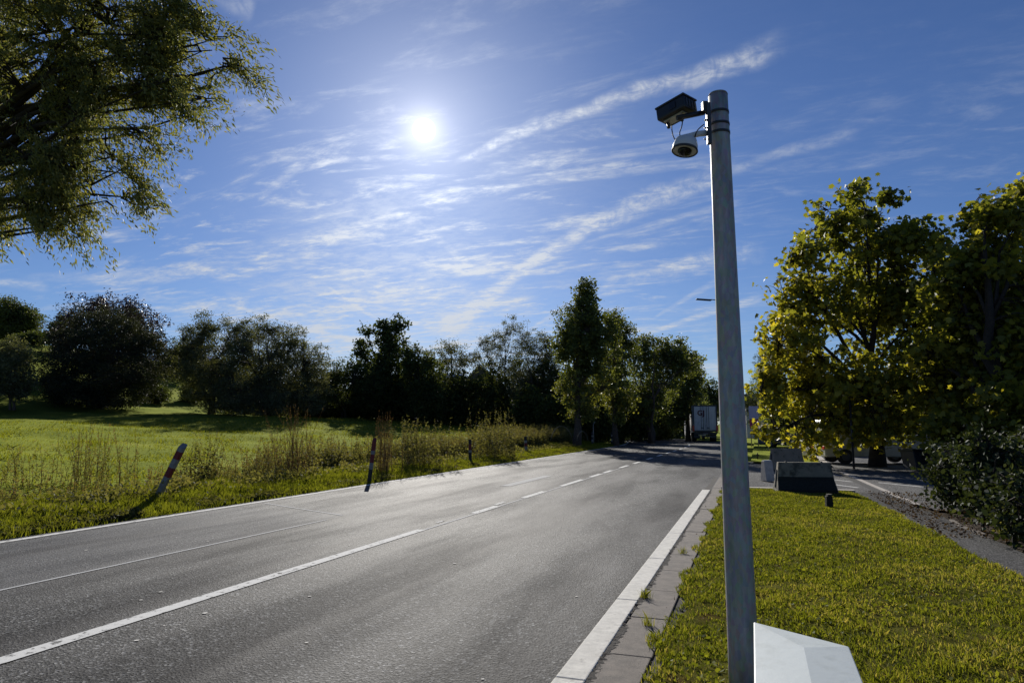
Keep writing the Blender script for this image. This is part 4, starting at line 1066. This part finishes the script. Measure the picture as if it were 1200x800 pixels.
T_('broad_tree', 765, 68, [(765, 415, 22, 26), (750, 420, 16, 24), (785, 425, 20, 26), (765, 455, 30, 28), (800, 428, 18, 24), (750, 475, 26, 24), (790, 410, 16, 16), (812, 432, 12, 18)], 'broad green roadside tree right of the limes with ivy at its foot', group=GL, leaf='lime', n_cl=620, per=34, ls=0.22, cr=0.45, seed=16, trunk_r=0.32, shape=OVAL, gap=-0.15, stems=3)
T_('broad_tree', 806, 78, [(805, 428, 15, 20), (812, 445, 12, 20), (800, 465, 22, 24), (790, 485, 16, 16)], 'roadside tree hanging over the road left of the truck', group=GL, leaf='lime', n_cl=420, per=32, ls=0.25, cr=0.5, seed=17, trunk_r=0.28, shape=OVAL, gap=-0.15)
T_('far_tree', 830, 125, [(830, 465, 18, 24), (815, 475, 20, 20), (850, 475, 24, 20), (872, 478, 20, 22)], 'distant rounded tree closing the road behind the truck', leaf='oak', n_cl=400, per=34, ls=0.4, cr=0.9, seed=18, trunk_r=0.3, shape=OVAL, gap=-0.4)
T_('far_tree', 775, 110, [(775, 470, 26, 26), (745, 475, 26, 24)], 'distant dark tree closing the view behind the broad trees', leaf='oak', n_cl=360, per=34, ls=0.4, cr=0.9, seed=19, trunk_r=0.3, gap=-0.5)
# dark hedge line under the trees
for i, (px, f_, w_, h_) in enumerate([(395, 72, 30, 24), (430, 74, 30, 30), (470, 72, 32, 34), (505, 72, 30, 38), (540, 72, 30, 34), (575, 72, 30, 40), (612, 74, 30, 40), (645, 70, 28, 40), (680, 68, 28, 36), (712, 76, 28, 36), (745, 84, 24, 30), (372, 68, 26, 24), (330, 66, 24, 14), (290, 67, 22, 12), (700, 64, 18, 18), (728, 68, 18, 18), (750, 76, 18, 18), (772, 84, 18, 18), (656, 62, 18, 20), (625, 64, 20, 22), (765, 92, 26, 18), (795, 100, 26, 16), (818, 104, 20, 14), (740, 88, 22, 16)]):
    T_('hedge_shrub', px, f_, [(px, 497 - h_ * 0.9, w_, h_), (px - 10, 490 - h_ * .2, w_ * .9, h_ * 0.7), (px, 503 if px > 600 else 494, w_, 13)], ['dark dense shrub, number %s along the shaded hedge under the trees'][0].replace('number %s', 'one') if False else 'dense almost black shrub in the shaded hedge line under the middle trees',
       cat='shrub', group='dark hedge shrubs under the trees', leaf='oak', bark='darkbark', n_cl=300, per=36, ls=0.30, cr=0.55, seed=30 + i, gap=-0.9, surf=0.5, limbs=4, twigs=0.2)
# low shrubs on the slope behind the left willows
for i, (px, f_, w_, h_, lb) in enumerate([(30, 88, 26, 8, 'low dark shrub on the slope left of the round bush'), (205, 92, 34, 16, 'hedge shrub on the slope between round bush and willow'), (60, 66, 16, 8, 'small dark shrub at the foot of the slope beside the round bush'),
     (62, 84, 26, 26, 'dark shrub on the slope left behind the round bush, under the oak'), (198, 96, 16, 12, 'dark shrub on the slope filling the gap right of the round bush'), (285, 80, 36, 34, 'dark shrub behind the two willows'), (360, 78, 34, 30, 'dark shrub behind the right end of the broad willow'),
     (222, 76, 12, 13, 'small dark shrub in the bright gap between round bush and willow'), (178, 70, 16, 10, 'low dark shrub touching the right foot of the round bush'), (212, 108, 26, 18, 'dark hedge shrub high on the slope in the bright gap')]):
    b_ = at(px, f_); c_ = b_ + Vector((0, 0, h_ * f_ / 806 * 0.7)); 
    tree('slope_shrub', b_, [(0, 0, h_ * f_ / 806 * 0.8, w_ * f_ / 806, w_ * f_ / 806 * 0.6, h_ * f_ / 806)], lb, cat='shrub', leaf='oak', bark='darkbark', n_cl=160, per=36, ls=0.28, cr=0.5, seed=50 + i, gap=-0.9, limbs=3, twigs=0.3, trunk_r=0.1)

# the two big maples on the right
def mtint(p, t, r):
    # autumn colour is strongest low down on the side away from the other tree
    k = smooth(-p[:, 0] * 0.9 - (p[:, 2] - 4.5) * 0.42, -1.2, 3.2)
    return np.where(r.random(len(t)) < 0.05 + 0.30 * k, 1.0 + r.random(len(t)) * 0.95, t + 0.25 * k)


b_ = at(1025, 28); b_.z = 0.0
mb = [(1010, 228, 20, 17), (1010, 215, 10, 8), (1040, 232, 12, 10), (960, 250, 16, 14), (1005, 250, 28, 24), (975, 270, 36, 26), (945, 300, 30, 30), (1030, 290, 50, 36), (1070, 280, 34, 30), (930, 345, 26, 30), (965, 345, 46, 42), (1030, 360, 62, 50), (1080, 350, 50, 48),
      (925, 395, 36, 34), (903, 445, 26, 40), (900, 500, 22, 18), (935, 420, 36, 30), (890, 470, 14, 26), (940, 370, 30, 24), (945, 455, 46, 46), (1010, 450, 60, 48), (1080, 440, 50, 50), (960, 510, 30, 22), (1105, 300, 30, 24), (1040, 500, 50, 22)]
tree('maple_tree', b_, [blob(b_, q[0], q[1], 28 + random.uniform(-2.0, 1.5), q[2], q[3]) for q in mb], 'large maple with yellowing leaves low on its left side', group='big broadleaf trees on the right', leaf='maple', bark='darkbark',
     n_cl=1500, per=13, ls=0.25, cr=0.36, shape=LOBED, trunk_r=0.30, trunk_top=(0.2, 0, 7.6), limbs=22, seed=21, gap=-0.04, gsc=1.5, tint_fn=mtint, flat=0.0, droop=0.2, up=0.9)
b_ = at(1165, 22); b_.z = 0.0
mb = [(1110, 330, 36, 34), (1100, 400, 40, 40), (1145, 240, 12, 12), (1150, 258, 22, 20), (1185, 232, 16, 12), (1175, 258, 36, 26), (1215, 240, 40, 36), (1150, 310, 44, 36), (1200, 330, 60, 50), (1130, 370, 50, 44), (1190, 410, 60, 60), (1125, 440, 50, 50), (1180, 480, 60, 50), (1250, 400, 60, 80), (1120, 505, 40, 32), (1240, 500, 60, 60), (1165, 520, 40, 26)]
tree('maple_tree', b_, [blob(b_, q[0], q[1], 23 + random.uniform(-1.5, 1.5), q[2], q[3]) for q in mb], 'darker big maple filling the right edge of the view', group='big broadleaf trees on the right', leaf='maple', bark='darkbark',
     n_cl=1500, per=16, ls=0.25, cr=0.38, shape=LOBED, trunk_r=0.30, trunk_top=(0.2, 0, 8.0), limbs=20, seed=22, gap=-0.10, gsc=1.4, tint_fn=lambda p, t, r: np.where(r.random(len(t)) < 0.10, 1.4, t + 0.1), droop=0.2, up=0.9)
T_('conifer_tree', 905, 68, [(912, 400, 7, 14), (905, 420, 14, 16), (890, 430, 12, 14), (905, 450, 24, 20), (895, 475, 26, 20)], 'dark conifer peeping between the steel pole and the maple', leaf='oak', n_cl=420, per=34, ls=0.22, cr=0.4, seed=23, shape=NARROW, trunk_r=0.2, gap=-0.4)
for i, (px, f_, w_, h_) in enumerate([(925, 75, 34, 30), (960, 62, 34, 30), (1000, 60, 36, 34), (1045, 56, 40, 36), (1090, 48, 44, 44), (1140, 42, 50, 60), (1190, 38, 60, 70), (1240, 34, 60, 80)]):
    T_('hedge_shrub', px, f_, [(px, 508 - h_ * 0.8, w_, h_), (px + 12, 500 - h_ * .2, w_ * .9, h_ * 0.6)], 'tall dark shrub in the hedge behind the maples and the parked vehicles', cat='shrub', group='dark hedge shrubs behind the car park', leaf='oak', bark='darkbark',
       n_cl=300, per=36, ls=0.28, cr=0.5, seed=70 + i, gap=-0.9, limbs=4, twigs=0.2)

# shrubs right of the footpath
sh = [(3.95, 15.2, 1.1, 1.3, 'dark glossy shrub nearest the side street'), (3.95, 13.0, 1.1, 1.45, 'upright dark shrub in the middle of the path border'), (3.75, 11.2, 0.85, 1.0, 'low leafy shrub overhanging the footpath'),
      (4.5, 10.4, 1.0, 1.15, 'shrub at the right edge beside the path kerb'), (5.3, 13.6, 1.5, 2.1, 'tall black green shrub behind the upright border shrub'), (6.6, 11.8, 1.7, 2.5, 'tall dark shrub filling the right edge behind the border'), (5.6, 16.8, 1.5, 1.5, 'dark shrub under the maples beside the parking lines'), (7.6, 16.2, 1.9, 2.8, 'tallest dark shrub in the shade under the darker maple'),
      (4.0, 9.5, 0.6, 0.6, 'small low shrub closest to the viewer at the path edge')]
for i, (x_, y_, w_, h_, lb) in enumerate(sh):
    tree('border_shrub', (x_ - 0.22, y_, -0.02), [(0, 0, h_ * 0.5, w_ * 0.62, w_ * 0.62, h_ * 0.46), (0.2 * w_, -0.2 * w_, h_ * 0.28, w_ * 0.66, w_ * 0.6, h_ * 0.26), (-0.15, 0.1, h_ * 0.75, w_ * 0.3, w_ * 0.3, h_ * 0.3)], lb, cat='shrub', group='shrubs bordering the footpath',
         leaf='shrub', bark='darkbark', n_cl=int(150 * w_ * h_), per=24, ls=0.085, cr=0.22, shape=OVAL, trunk_r=0.05, limbs=6, seed=90 + i, gap=-0.35, gsc=2.2, stems=3, tint_fn=lambda p, t, r: np.where(r.random(len(t)) < 0.1, 1.6, t))
# one light umbel-like plant in front of them
# ------------------------------------------------------------------ the overhanging tree at upper left
b_ = P(-230, 500, 16.5); b_.z = float(height(b_.x, b_.y))
mb = [(40, -20, 110, 70, -3), (140, 10, 84, 50, -3), (205, 40, 46, 50, -3.2), (240, 70, 26, 50, -3.2), (160, 80, 80, 46, -2.5), (60, 90, 110, 70, -2), (236, 112, 20, 34, -3.2), (120, 140, 60, 44, -2.2), (40, 180, 90, 56, -1.8), (98, 198, 56, 50, -2), (140, 195, 26, 40, -2.2), (50, 235, 56, 44, -2), (132, 230, 20, 34, -2.2), (-5, 240, 50, 46, -1.5), (-80, 100, 120, 140, 0),
      (205, 118, 26, 26, -3), (-60, -60, 150, 80, 0), (-150, 150, 110, 150, 1), (60, 262, 24, 20, -2), (170, 110, 40, 30, -2.6), (252, 45, 26, 34, -3.2), (258, 85, 24, 36, -3.2), (228, 15, 40, 30, -3.2), (160, 160, 30, 20, -2.4)]
b0 = [blob(b_, q[0], q[1], 16 + q[4], q[2], q[3], depth=max(0.8, q[2] * 16 / 806 * 0.7)) for q in mb]
tree('overhanging_tree', b_, b0, 'big drooping tree whose leafy boughs hang into the upper left sky', leaf='ash', bark='darkbark', n_cl=4300, per=44, ls=0.13, cr=0.26, shape=NARROW, trunk_r=0.42,
     trunk_top=(0.3, 0, 13), limbs=60, seed=41, gap=0.02, gsc=1.4, droop=0.5, flat=0.0, spray=0.50, limb_k=0.5, twigs=0.5, tint_fn=lambda p, t, r: np.where(r.random(len(t)) < 0.12, 1.4, t))

# ------------------------------------------------------------------ grass and weeds
def blades(name, x, y, z, h, wdt, tint, lean=0.35, label=None, mat='grass'):
    n = len(x); a_ = rng.uniform(0, 2 * np.pi, n); t_ = rng.uniform(0, 2 * np.pi, n); ln = h * np.abs(rng.normal(0, lean, n))
    bx = np.cos(a_) * wdt / 2; by = np.sin(a_) * wdt / 2; lx_ = np.cos(t_) * ln; ly_ = np.sin(t_) * ln
    p0 = np.stack([x - bx, y - by, z - 0.01], 1); p1 = np.stack([x + bx, y + by, z - 0.01], 1)
    p2 = np.stack([x + bx * 0.7 + lx_ * 0.35, y + by * 0.7 + ly_ * 0.35, z + h * 0.6], 1); p3 = np.stack([x + lx_, y + ly_, z + h], 1)
    p4 = np.stack([x - bx * 0.7 + lx_ * 0.35, y - by * 0.7 + ly_ * 0.35, z + h * 0.6], 1)
    v = np.stack([p0, p1, p2, p3, p4], 1).reshape(-1, 3); i = np.arange(n)[:, None] * 5
    f = i + np.array([[0, 1, 2, 3, 4]])
    o_ = np_mesh(name, v, [f], M[mat], np.repeat(tint, 5)); return tag(o_, label, 'grass', kind='stuff')


def vn(x, y, s_, ph=0.0):
    """cheap patchy noise 0..1"""
    return 0.5 + 0.25 * (np.sin(x * s_ + ph + 1.7 * np.sin(y * s_ * 0.7)) + np.sin(y * s_ * 1.3 + 2.1 * np.sin(x * s_ * 0.9 + ph)))


# near lawn: denser towards the viewer
n = 210000
y_ = 2.2 + (18.4 - 2.2) * rng.random(n) ** 1.45; x_ = lx(y_) - 0.03 + (rx(y_) - lx(y_) + 0.05) * rng.random(n)
pt = vn(x_, y_, 3.1) * 0.5 + vn(x_, y_, 9.0, 2) * 0.5
bare = vn(x_, y_, 4.7, 8) * 0.5 + vn(x_, y_, 13.0, 3) * 0.5
keep = (rng.random(n) < 0.25 + pt) & ((bare < 0.62) | (rng.random(n) < 0.30)); x_, y_, pt = x_[keep], y_[keep], pt[keep]
h_ = (0.012 + 0.028 * rng.random(len(x_))) * (0.6 + 0.9 * pt); wd_ = 0.0035 + 0.004 * rng.random(len(x_)) + 0.0004 * y_
tn = np.clip(rng.normal(0.42, 0.36, len(x_)) + (pt - 0.5) * 1.0, 0, 1); dry = rng.random(len(x_)) < 0.14 + 0.30 * (vn(x_, y_, 1.7, 5) > 0.66); tn[dry] = 1.2 + 0.8 * rng.random(dry.sum())
blades('lawn_grass', x_, y_, lawn_z(x_, y_), h_, wd_, tn, 0.8, 'short green lawn grass around the steel pole')
# broader clover and plantain leaves scattered through the lawn
n = 9000; y_ = 2.4 + 14 * rng.random(n) ** 1.6; x_ = lx(y_) + (rx(y_) - lx(y_)) * rng.random(n); k_ = vn(x_, y_, 2.3, 1) > 0.45; x_, y_ = x_[k_], y_[k_]
cc = np.stack([x_, y_, lawn_z(x_, y_) + 0.012 + 0.02 * rng.random(len(x_))], 1)
v, f, k = leaves(cc, rng.uniform(0.018, 0.045, len(x_)), OVAL, axis=np.stack([rng.normal(size=len(x_)), rng.normal(size=len(x_)), np.abs(rng.normal(size=len(x_))) * 0.5], 1))
o = np_mesh('lawn_herbs', v, [f], M['grass'], np.repeat(np.clip(rng.normal(0.6, 0.3, len(x_)), 0, 1.4), k)); tag(o, 'small broad herb leaves scattered through the near lawn', 'herbs', kind='stuff')
# tuft in the kerb joint
for (px, py, lb, nb) in ((757, 700, 'small grass tuft growing in the joint behind the white kerb', 70), (760, 732, 'flat grass tuft between the gutter slabs', 50), (800, 648, 'third small tuft farther up the gutter joint', 40)):
    c = G(px, py, 0.02); n = nb
    o = blades('grass_tuft', c.x + rng.normal(0, 0.025, n), c.y + rng.normal(0, 0.02, n), np.full(n, 0.01), rng.uniform(0.03, 0.12, n), np.full(n, 0.005), rng.uniform(0.3, 1.6, n), 0.6, lb); del o['kind']; o['category'] = 'tuft'

# left verge
n = 150000
y_ = 5 + 55 * rng.random(n) ** 1.5; le = left_edge(y_); d_ = rng.random(n) ** 0.9 * 3.6; x_ = le - 0.20 - d_
pt = vn(x_, y_, 2.2) * 0.5 + vn(x_, y_, 6.0, 2) * 0.5; keep = rng.random(n) < 0.45 + pt; x_, y_, pt, d_ = x_[keep], y_[keep], pt[keep], d_[keep]
h_ = (0.05 + 0.09 * rng.random(len(x_))) * (0.6 + pt) * (1 + 0.5 * smooth(d_, 1.5, 3.2)); wd_ = 0.008 + 0.0007 * y_
tn = np.clip(rng.normal(0.6, 0.28, len(x_)) + (pt - 0.5) * 0.6, 0, 1.2)
blades('verge_grass', x_, y_, height(x_, y_), h_, wd_, tn, 0.55, 'fresh green grass on the left road verge')
# leafy ground cover edge of the verge
n = 42000; y_ = 6 + 44 * rng.random(n) ** 1.4; le = left_edge(y_)
row = rng.random(n) < 0.5
d_ = np.where(row, 0.25 + np.abs(rng.normal(0, 0.22, n)), 2.2 + rng.normal(0, 0.55, n)); x_ = le - 0.1 - np.abs(d_)
k_ = vn(x_, y_, 1.9, 4) + rng.normal(0, 0.1, n) > 0.42; x_, y_, row = x_[k_], y_[k_], row[k_]
hh = np.where(row, 0.10, 0.30) * rng.random(len(x_)) * (0.4 + vn(x_, y_, 2.7))
cc = np.stack([x_, y_, height(x_, y_) + 0.02 + hh], 1)
v, f, k = leaves(cc, rng.uniform(0.05, 0.10, len(x_)), OVAL)
tnt = np.where(hh > 0.17, 0.9, 0.15) + rng.normal(0, 0.25, len(x_))
o = np_mesh('ground_cover', v, [f], M['weed'], np.repeat(np.clip(tnt, 0, 1.2), k)); tag(o, 'leafy ground cover of nettles and bramble along the left verge', 'ground cover', kind='stuff')
# field grass tufts
n = 90000; y_ = -2 + 66 * rng.random(n); x_ = -13.2 - 26 * rng.random(n) ** 1.5
pt = vn(x_, y_, 1.3, 3); keep = rng.random(n) < 0.25 + pt; x_, y_, pt = x_[keep], y_[keep], pt[keep]
h_ = (0.05 + 0.07 * rng.random(len(x_))) * (0.5 + pt); tn = np.clip(rng.normal(0.75, 0.25, len(x_)), 0, 1.35)
blades('meadow_grass', x_, y_, height(x_, y_), h_, np.full(len(x_), 0.028), tn, 0.9, 'bright sunlit meadow grass in the left field')


def weeds(x, y, hmin, hmax, per_leaf, tint_mu, lean=0.22, leaf_s=0.05, parent=None, name=None, label=None, cat='weeds', group=None, stem_r=0.006, z0=None, one=False, seed_frac=0.35, acc=0.45):
    """upright stems with small leaves and brown seed heads; one mesh, or one plant with its parts"""
    n = len(x); K = 6; ts = np.linspace(0, 1, K); z = height(x, y) if z0 is None else z0
    H_ = rng.uniform(hmin, hmax, n); an = rng.uniform(0, 2 * np.pi, n); ln = np.abs(rng.normal(0, lean, n)) * H_
    pth = np.stack([x[:, None] + np.cos(an)[:, None] * ln[:, None] * ts ** 1.7, y[:, None] + np.sin(an)[:, None] * ln[:, None] * ts ** 1.7, z[:, None] + H_[:, None] * ts], -1)
    pth[:, 1:, :2] += rng.normal(size=(n, K - 1, 2)) * 0.012
    rad = stem_r * (1.1 - 0.85 * ts)[None, :] * np.ones((n, 1))
    v1, f1 = tubes_np(pth, rad)
    m_ = n * per_leaf; si = np.repeat(np.arange(n), per_leaf); tt2 = rng.uniform(0.08, 1.0, m_); lo_ = np.minimum((tt2 * (K - 1)).astype(int), K - 2); fr = tt2 * (K - 1) - lo_
    pos = pth[si, lo_] * (1 - fr)[:, None] + pth[si, lo_ + 1] * fr[:, None]
    side = unit(m_); side[:, 2] = np.abs(side[:, 2]) * 0.6
    spread = leaf_s * np.where(tt2 > 1 - seed_frac, 0.5, 1.6) * rng.uniform(0.3, 1.5, m_)
    pos = pos + side * spread[:, None]
    v2, f2, k2 = leaves(pos, leaf_s * rng.uniform(0.6, 1.3, m_) * np.where(tt2 > 1 - seed_frac, 0.6, 1.0), OVAL, axis=side)
    tnt2 = np.clip(rng.normal(tint_mu, 0.3, m_) + np.where(tt2 > 1 - seed_frac, acc * 2, 0), 0, 2)
    if one:
        o1 = np_mesh(name, np.concatenate([v1, v2]) - np.array(parent)[None, :], [f1, f2 + len(v1)], M['weed'], np.concatenate([np.full(len(v1), 1.9), np.repeat(tnt2, k2)]))
        o1.location = parent; return tag(o1, label, cat, group)
    o1 = np_mesh(name, np.concatenate([v1, v2]), [f1, f2 + len(v1)], M['weed'], np.concatenate([np.full(len(v1), 1.7), np.repeat(tnt2, k2)]))
    return tag(o1, label, cat, kind='stuff')


# dense band of tall weeds between verge and field
n = 6800; y_ = rng.uniform(19.5, 92, n) ** 1.0; x_ = left_edge(y_) - 3.2 - np.abs(rng.normal(0, 1.3, n)) - 0.5 * (y_ < 24)
k_ = (vn(x_, y_, 0.8, 2) > 0.30) & ((y_ > 24) | (rng.random(n) < 0.5)); x_, y_ = x_[k_], y_[k_]
hm = 0.55 + 0.5 * vn(x_, y_, 0.5, 1)
weeds(x_, y_, 0.35, 1.25, 44, 0.45, acc=0.28, name='tall_weeds', label='band of tall brown green weeds between verge and field', leaf_s=0.095, stem_r=0.009)
n = 420; y_ = rng.uniform(6, 19, n); x_ = left_edge(y_) - 3.4 - np.abs(rng.normal(0, 0.7, n)); k_ = vn(x_, y_, 1.3, 6) > 0.45; x_, y_ = x_[k_], y_[k_]
weeds(x_, y_, 0.2, 0.6, 26, 0.8, name='low_weeds', label='low brownish weeds at the near end of the left verge', leaf_s=0.05, stem_r=0.006)
# single tall plants
def plant(px, f_, n_, h0, h1, spread, lb, tint, leafn=40, leaf_s=0.05, lean=0.2, group=None, nm='weed_plant', sr=0.007, acc=0.45):
    c_ = P(px, 520, f_); x0_ = c_.x + rng.normal(0, spread, n_); y0_ = c_.y + rng.normal(0, spread, n_); z_ = float(height(c_.x, c_.y))
    return weeds(x0_, y0_, h0, h1, leafn, tint, lean, leaf_s, (c_.x, c_.y, z_), nm, lb, 'plant', group, stem_r=sr, z0=height(x0_, y0_), one=True, acc=acc)


plant(128, 17.5, 34, 0.9, 1.65, 0.42, 'brown seeding dock plants standing in front of the bright field at left', 0.9, 60, 0.045, acc=0.5)
plant(98, 18.0, 20, 0.7, 1.35, 0.30, 'thinner brown dock left of the seeding dock clump', 0.9, 46, 0.04, acc=0.5)
plant(247, 18.5, 14, 0.9, 1.65, 0.22, 'leafy green plant with upright stems right of the leaning post', 0.55, 46, 0.085, 0.12, acc=0.0)
plant(226, 18.2, 12, 0.7, 1.3, 0.22, 'shorter leafy green plant beside the leaning post', 0.55, 40, 0.075, 0.15, acc=0.0)
plant(185, 17.6, 12, 0.3, 0.7, 0.3, 'low reddish brown plant left of the leaning post', 1.6, 46, 0.05)
plant(342, 20.5, 40, 1.2, 2.25, 0.26, 'tall dry brown shrub with bare upright twigs in the verge', 1.3, 40, 0.04, 0.24, sr=0.010, acc=0.4)
plant(305, 20.0, 110, 0.5, 1.35, 0.6, 'tangled olive brown weed clump left of the tall dry shrub', 0.8, 46, 0.05, 0.4)
plant(449, 22.5, 36, 1.3, 2.1, 0.15, 'slim dry plant with a brush like top behind the upright post', 1.5, 40, 0.035, 0.18, sr=0.009)
plant(496, 26, 60, 1.2, 2.0, 0.6, 'pale green bushy weeds at the left end of the weed band', 0.6, 60, 0.08, 0.15, acc=0.0)
plant(576, 33, 60, 1.2, 2.5, 0.7, 'highest pale green weed bush in the middle of the weed band', 0.6, 70, 0.09, 0.12, acc=0.0)
plant(8, 16.5, 36, 0.4, 1.0, 0.6, 'brownish weeds at the left edge of the view', 0.9, 46, 0.045, 0.3)
plant(1170, 10.2, 5, 0.5, 0.75, 0.12, 'pale green young plant in front of the border shrubs', 0.9, 30, 0.07, 0.3, acc=0.0)
# dry arching canes
for (pxa, pxb, top_, lb) in ((645, 671, 499, 'pale arching bramble cane in front of the tall lime trunk'), (676, 689, 505, 'small arching cane right of the tall lime trunk')):
    f_ = 47; zc = 516; pts_ = []
    for i in range(13):
        t = i / 12; px_ = pxa + (pxb - pxa) * t; py_ = zc - (zc - top_) * math.sin(math.pi * t) ** 0.6
        pts_.append(P(px_, py_, f_))
    o = MB().tube(pts_, [0.026 - 0.014 * abs(i / 12 - 0.2) for i in range(13)], 6).build('bramble_cane', M['concrete']); tag(o, lb, 'cane')

# fallen leaves on path end and lawn
n = 1700; y_ = rng.uniform(11.5, 19.0, n); x_ = 2.55 + np.abs(rng.normal(0, 0.75, n)); cc = np.stack([x_, y_, 0.03 + 0.02 * rng.random(n)], 1)
n2 = 160; yb = rng.uniform(3, 17, n2); xb = rng.uniform(-0.9, 3.2, n2); cc = np.concatenate([cc, np.stack([xb, yb, 0.055 + lawn_z(xb, yb) * 0 + 0.04 * rng.random(n2)], 1)])
nn_ = len(cc); v, f, k = leaves(cc, rng.uniform(0.02, 0.055, nn_), OVAL, axis=np.stack([rng.normal(size=nn_), rng.normal(size=nn_), rng.normal(size=nn_) * 0.25], 1), flat=0.0)
o = np_mesh('fallen_leaves', v, [f], M['litter'], np.repeat(rng.uniform(0, 2, nn_), k)); tag(o, 'brown fallen leaves scattered over the path end and lawn', 'leaf litter', kind='stuff')
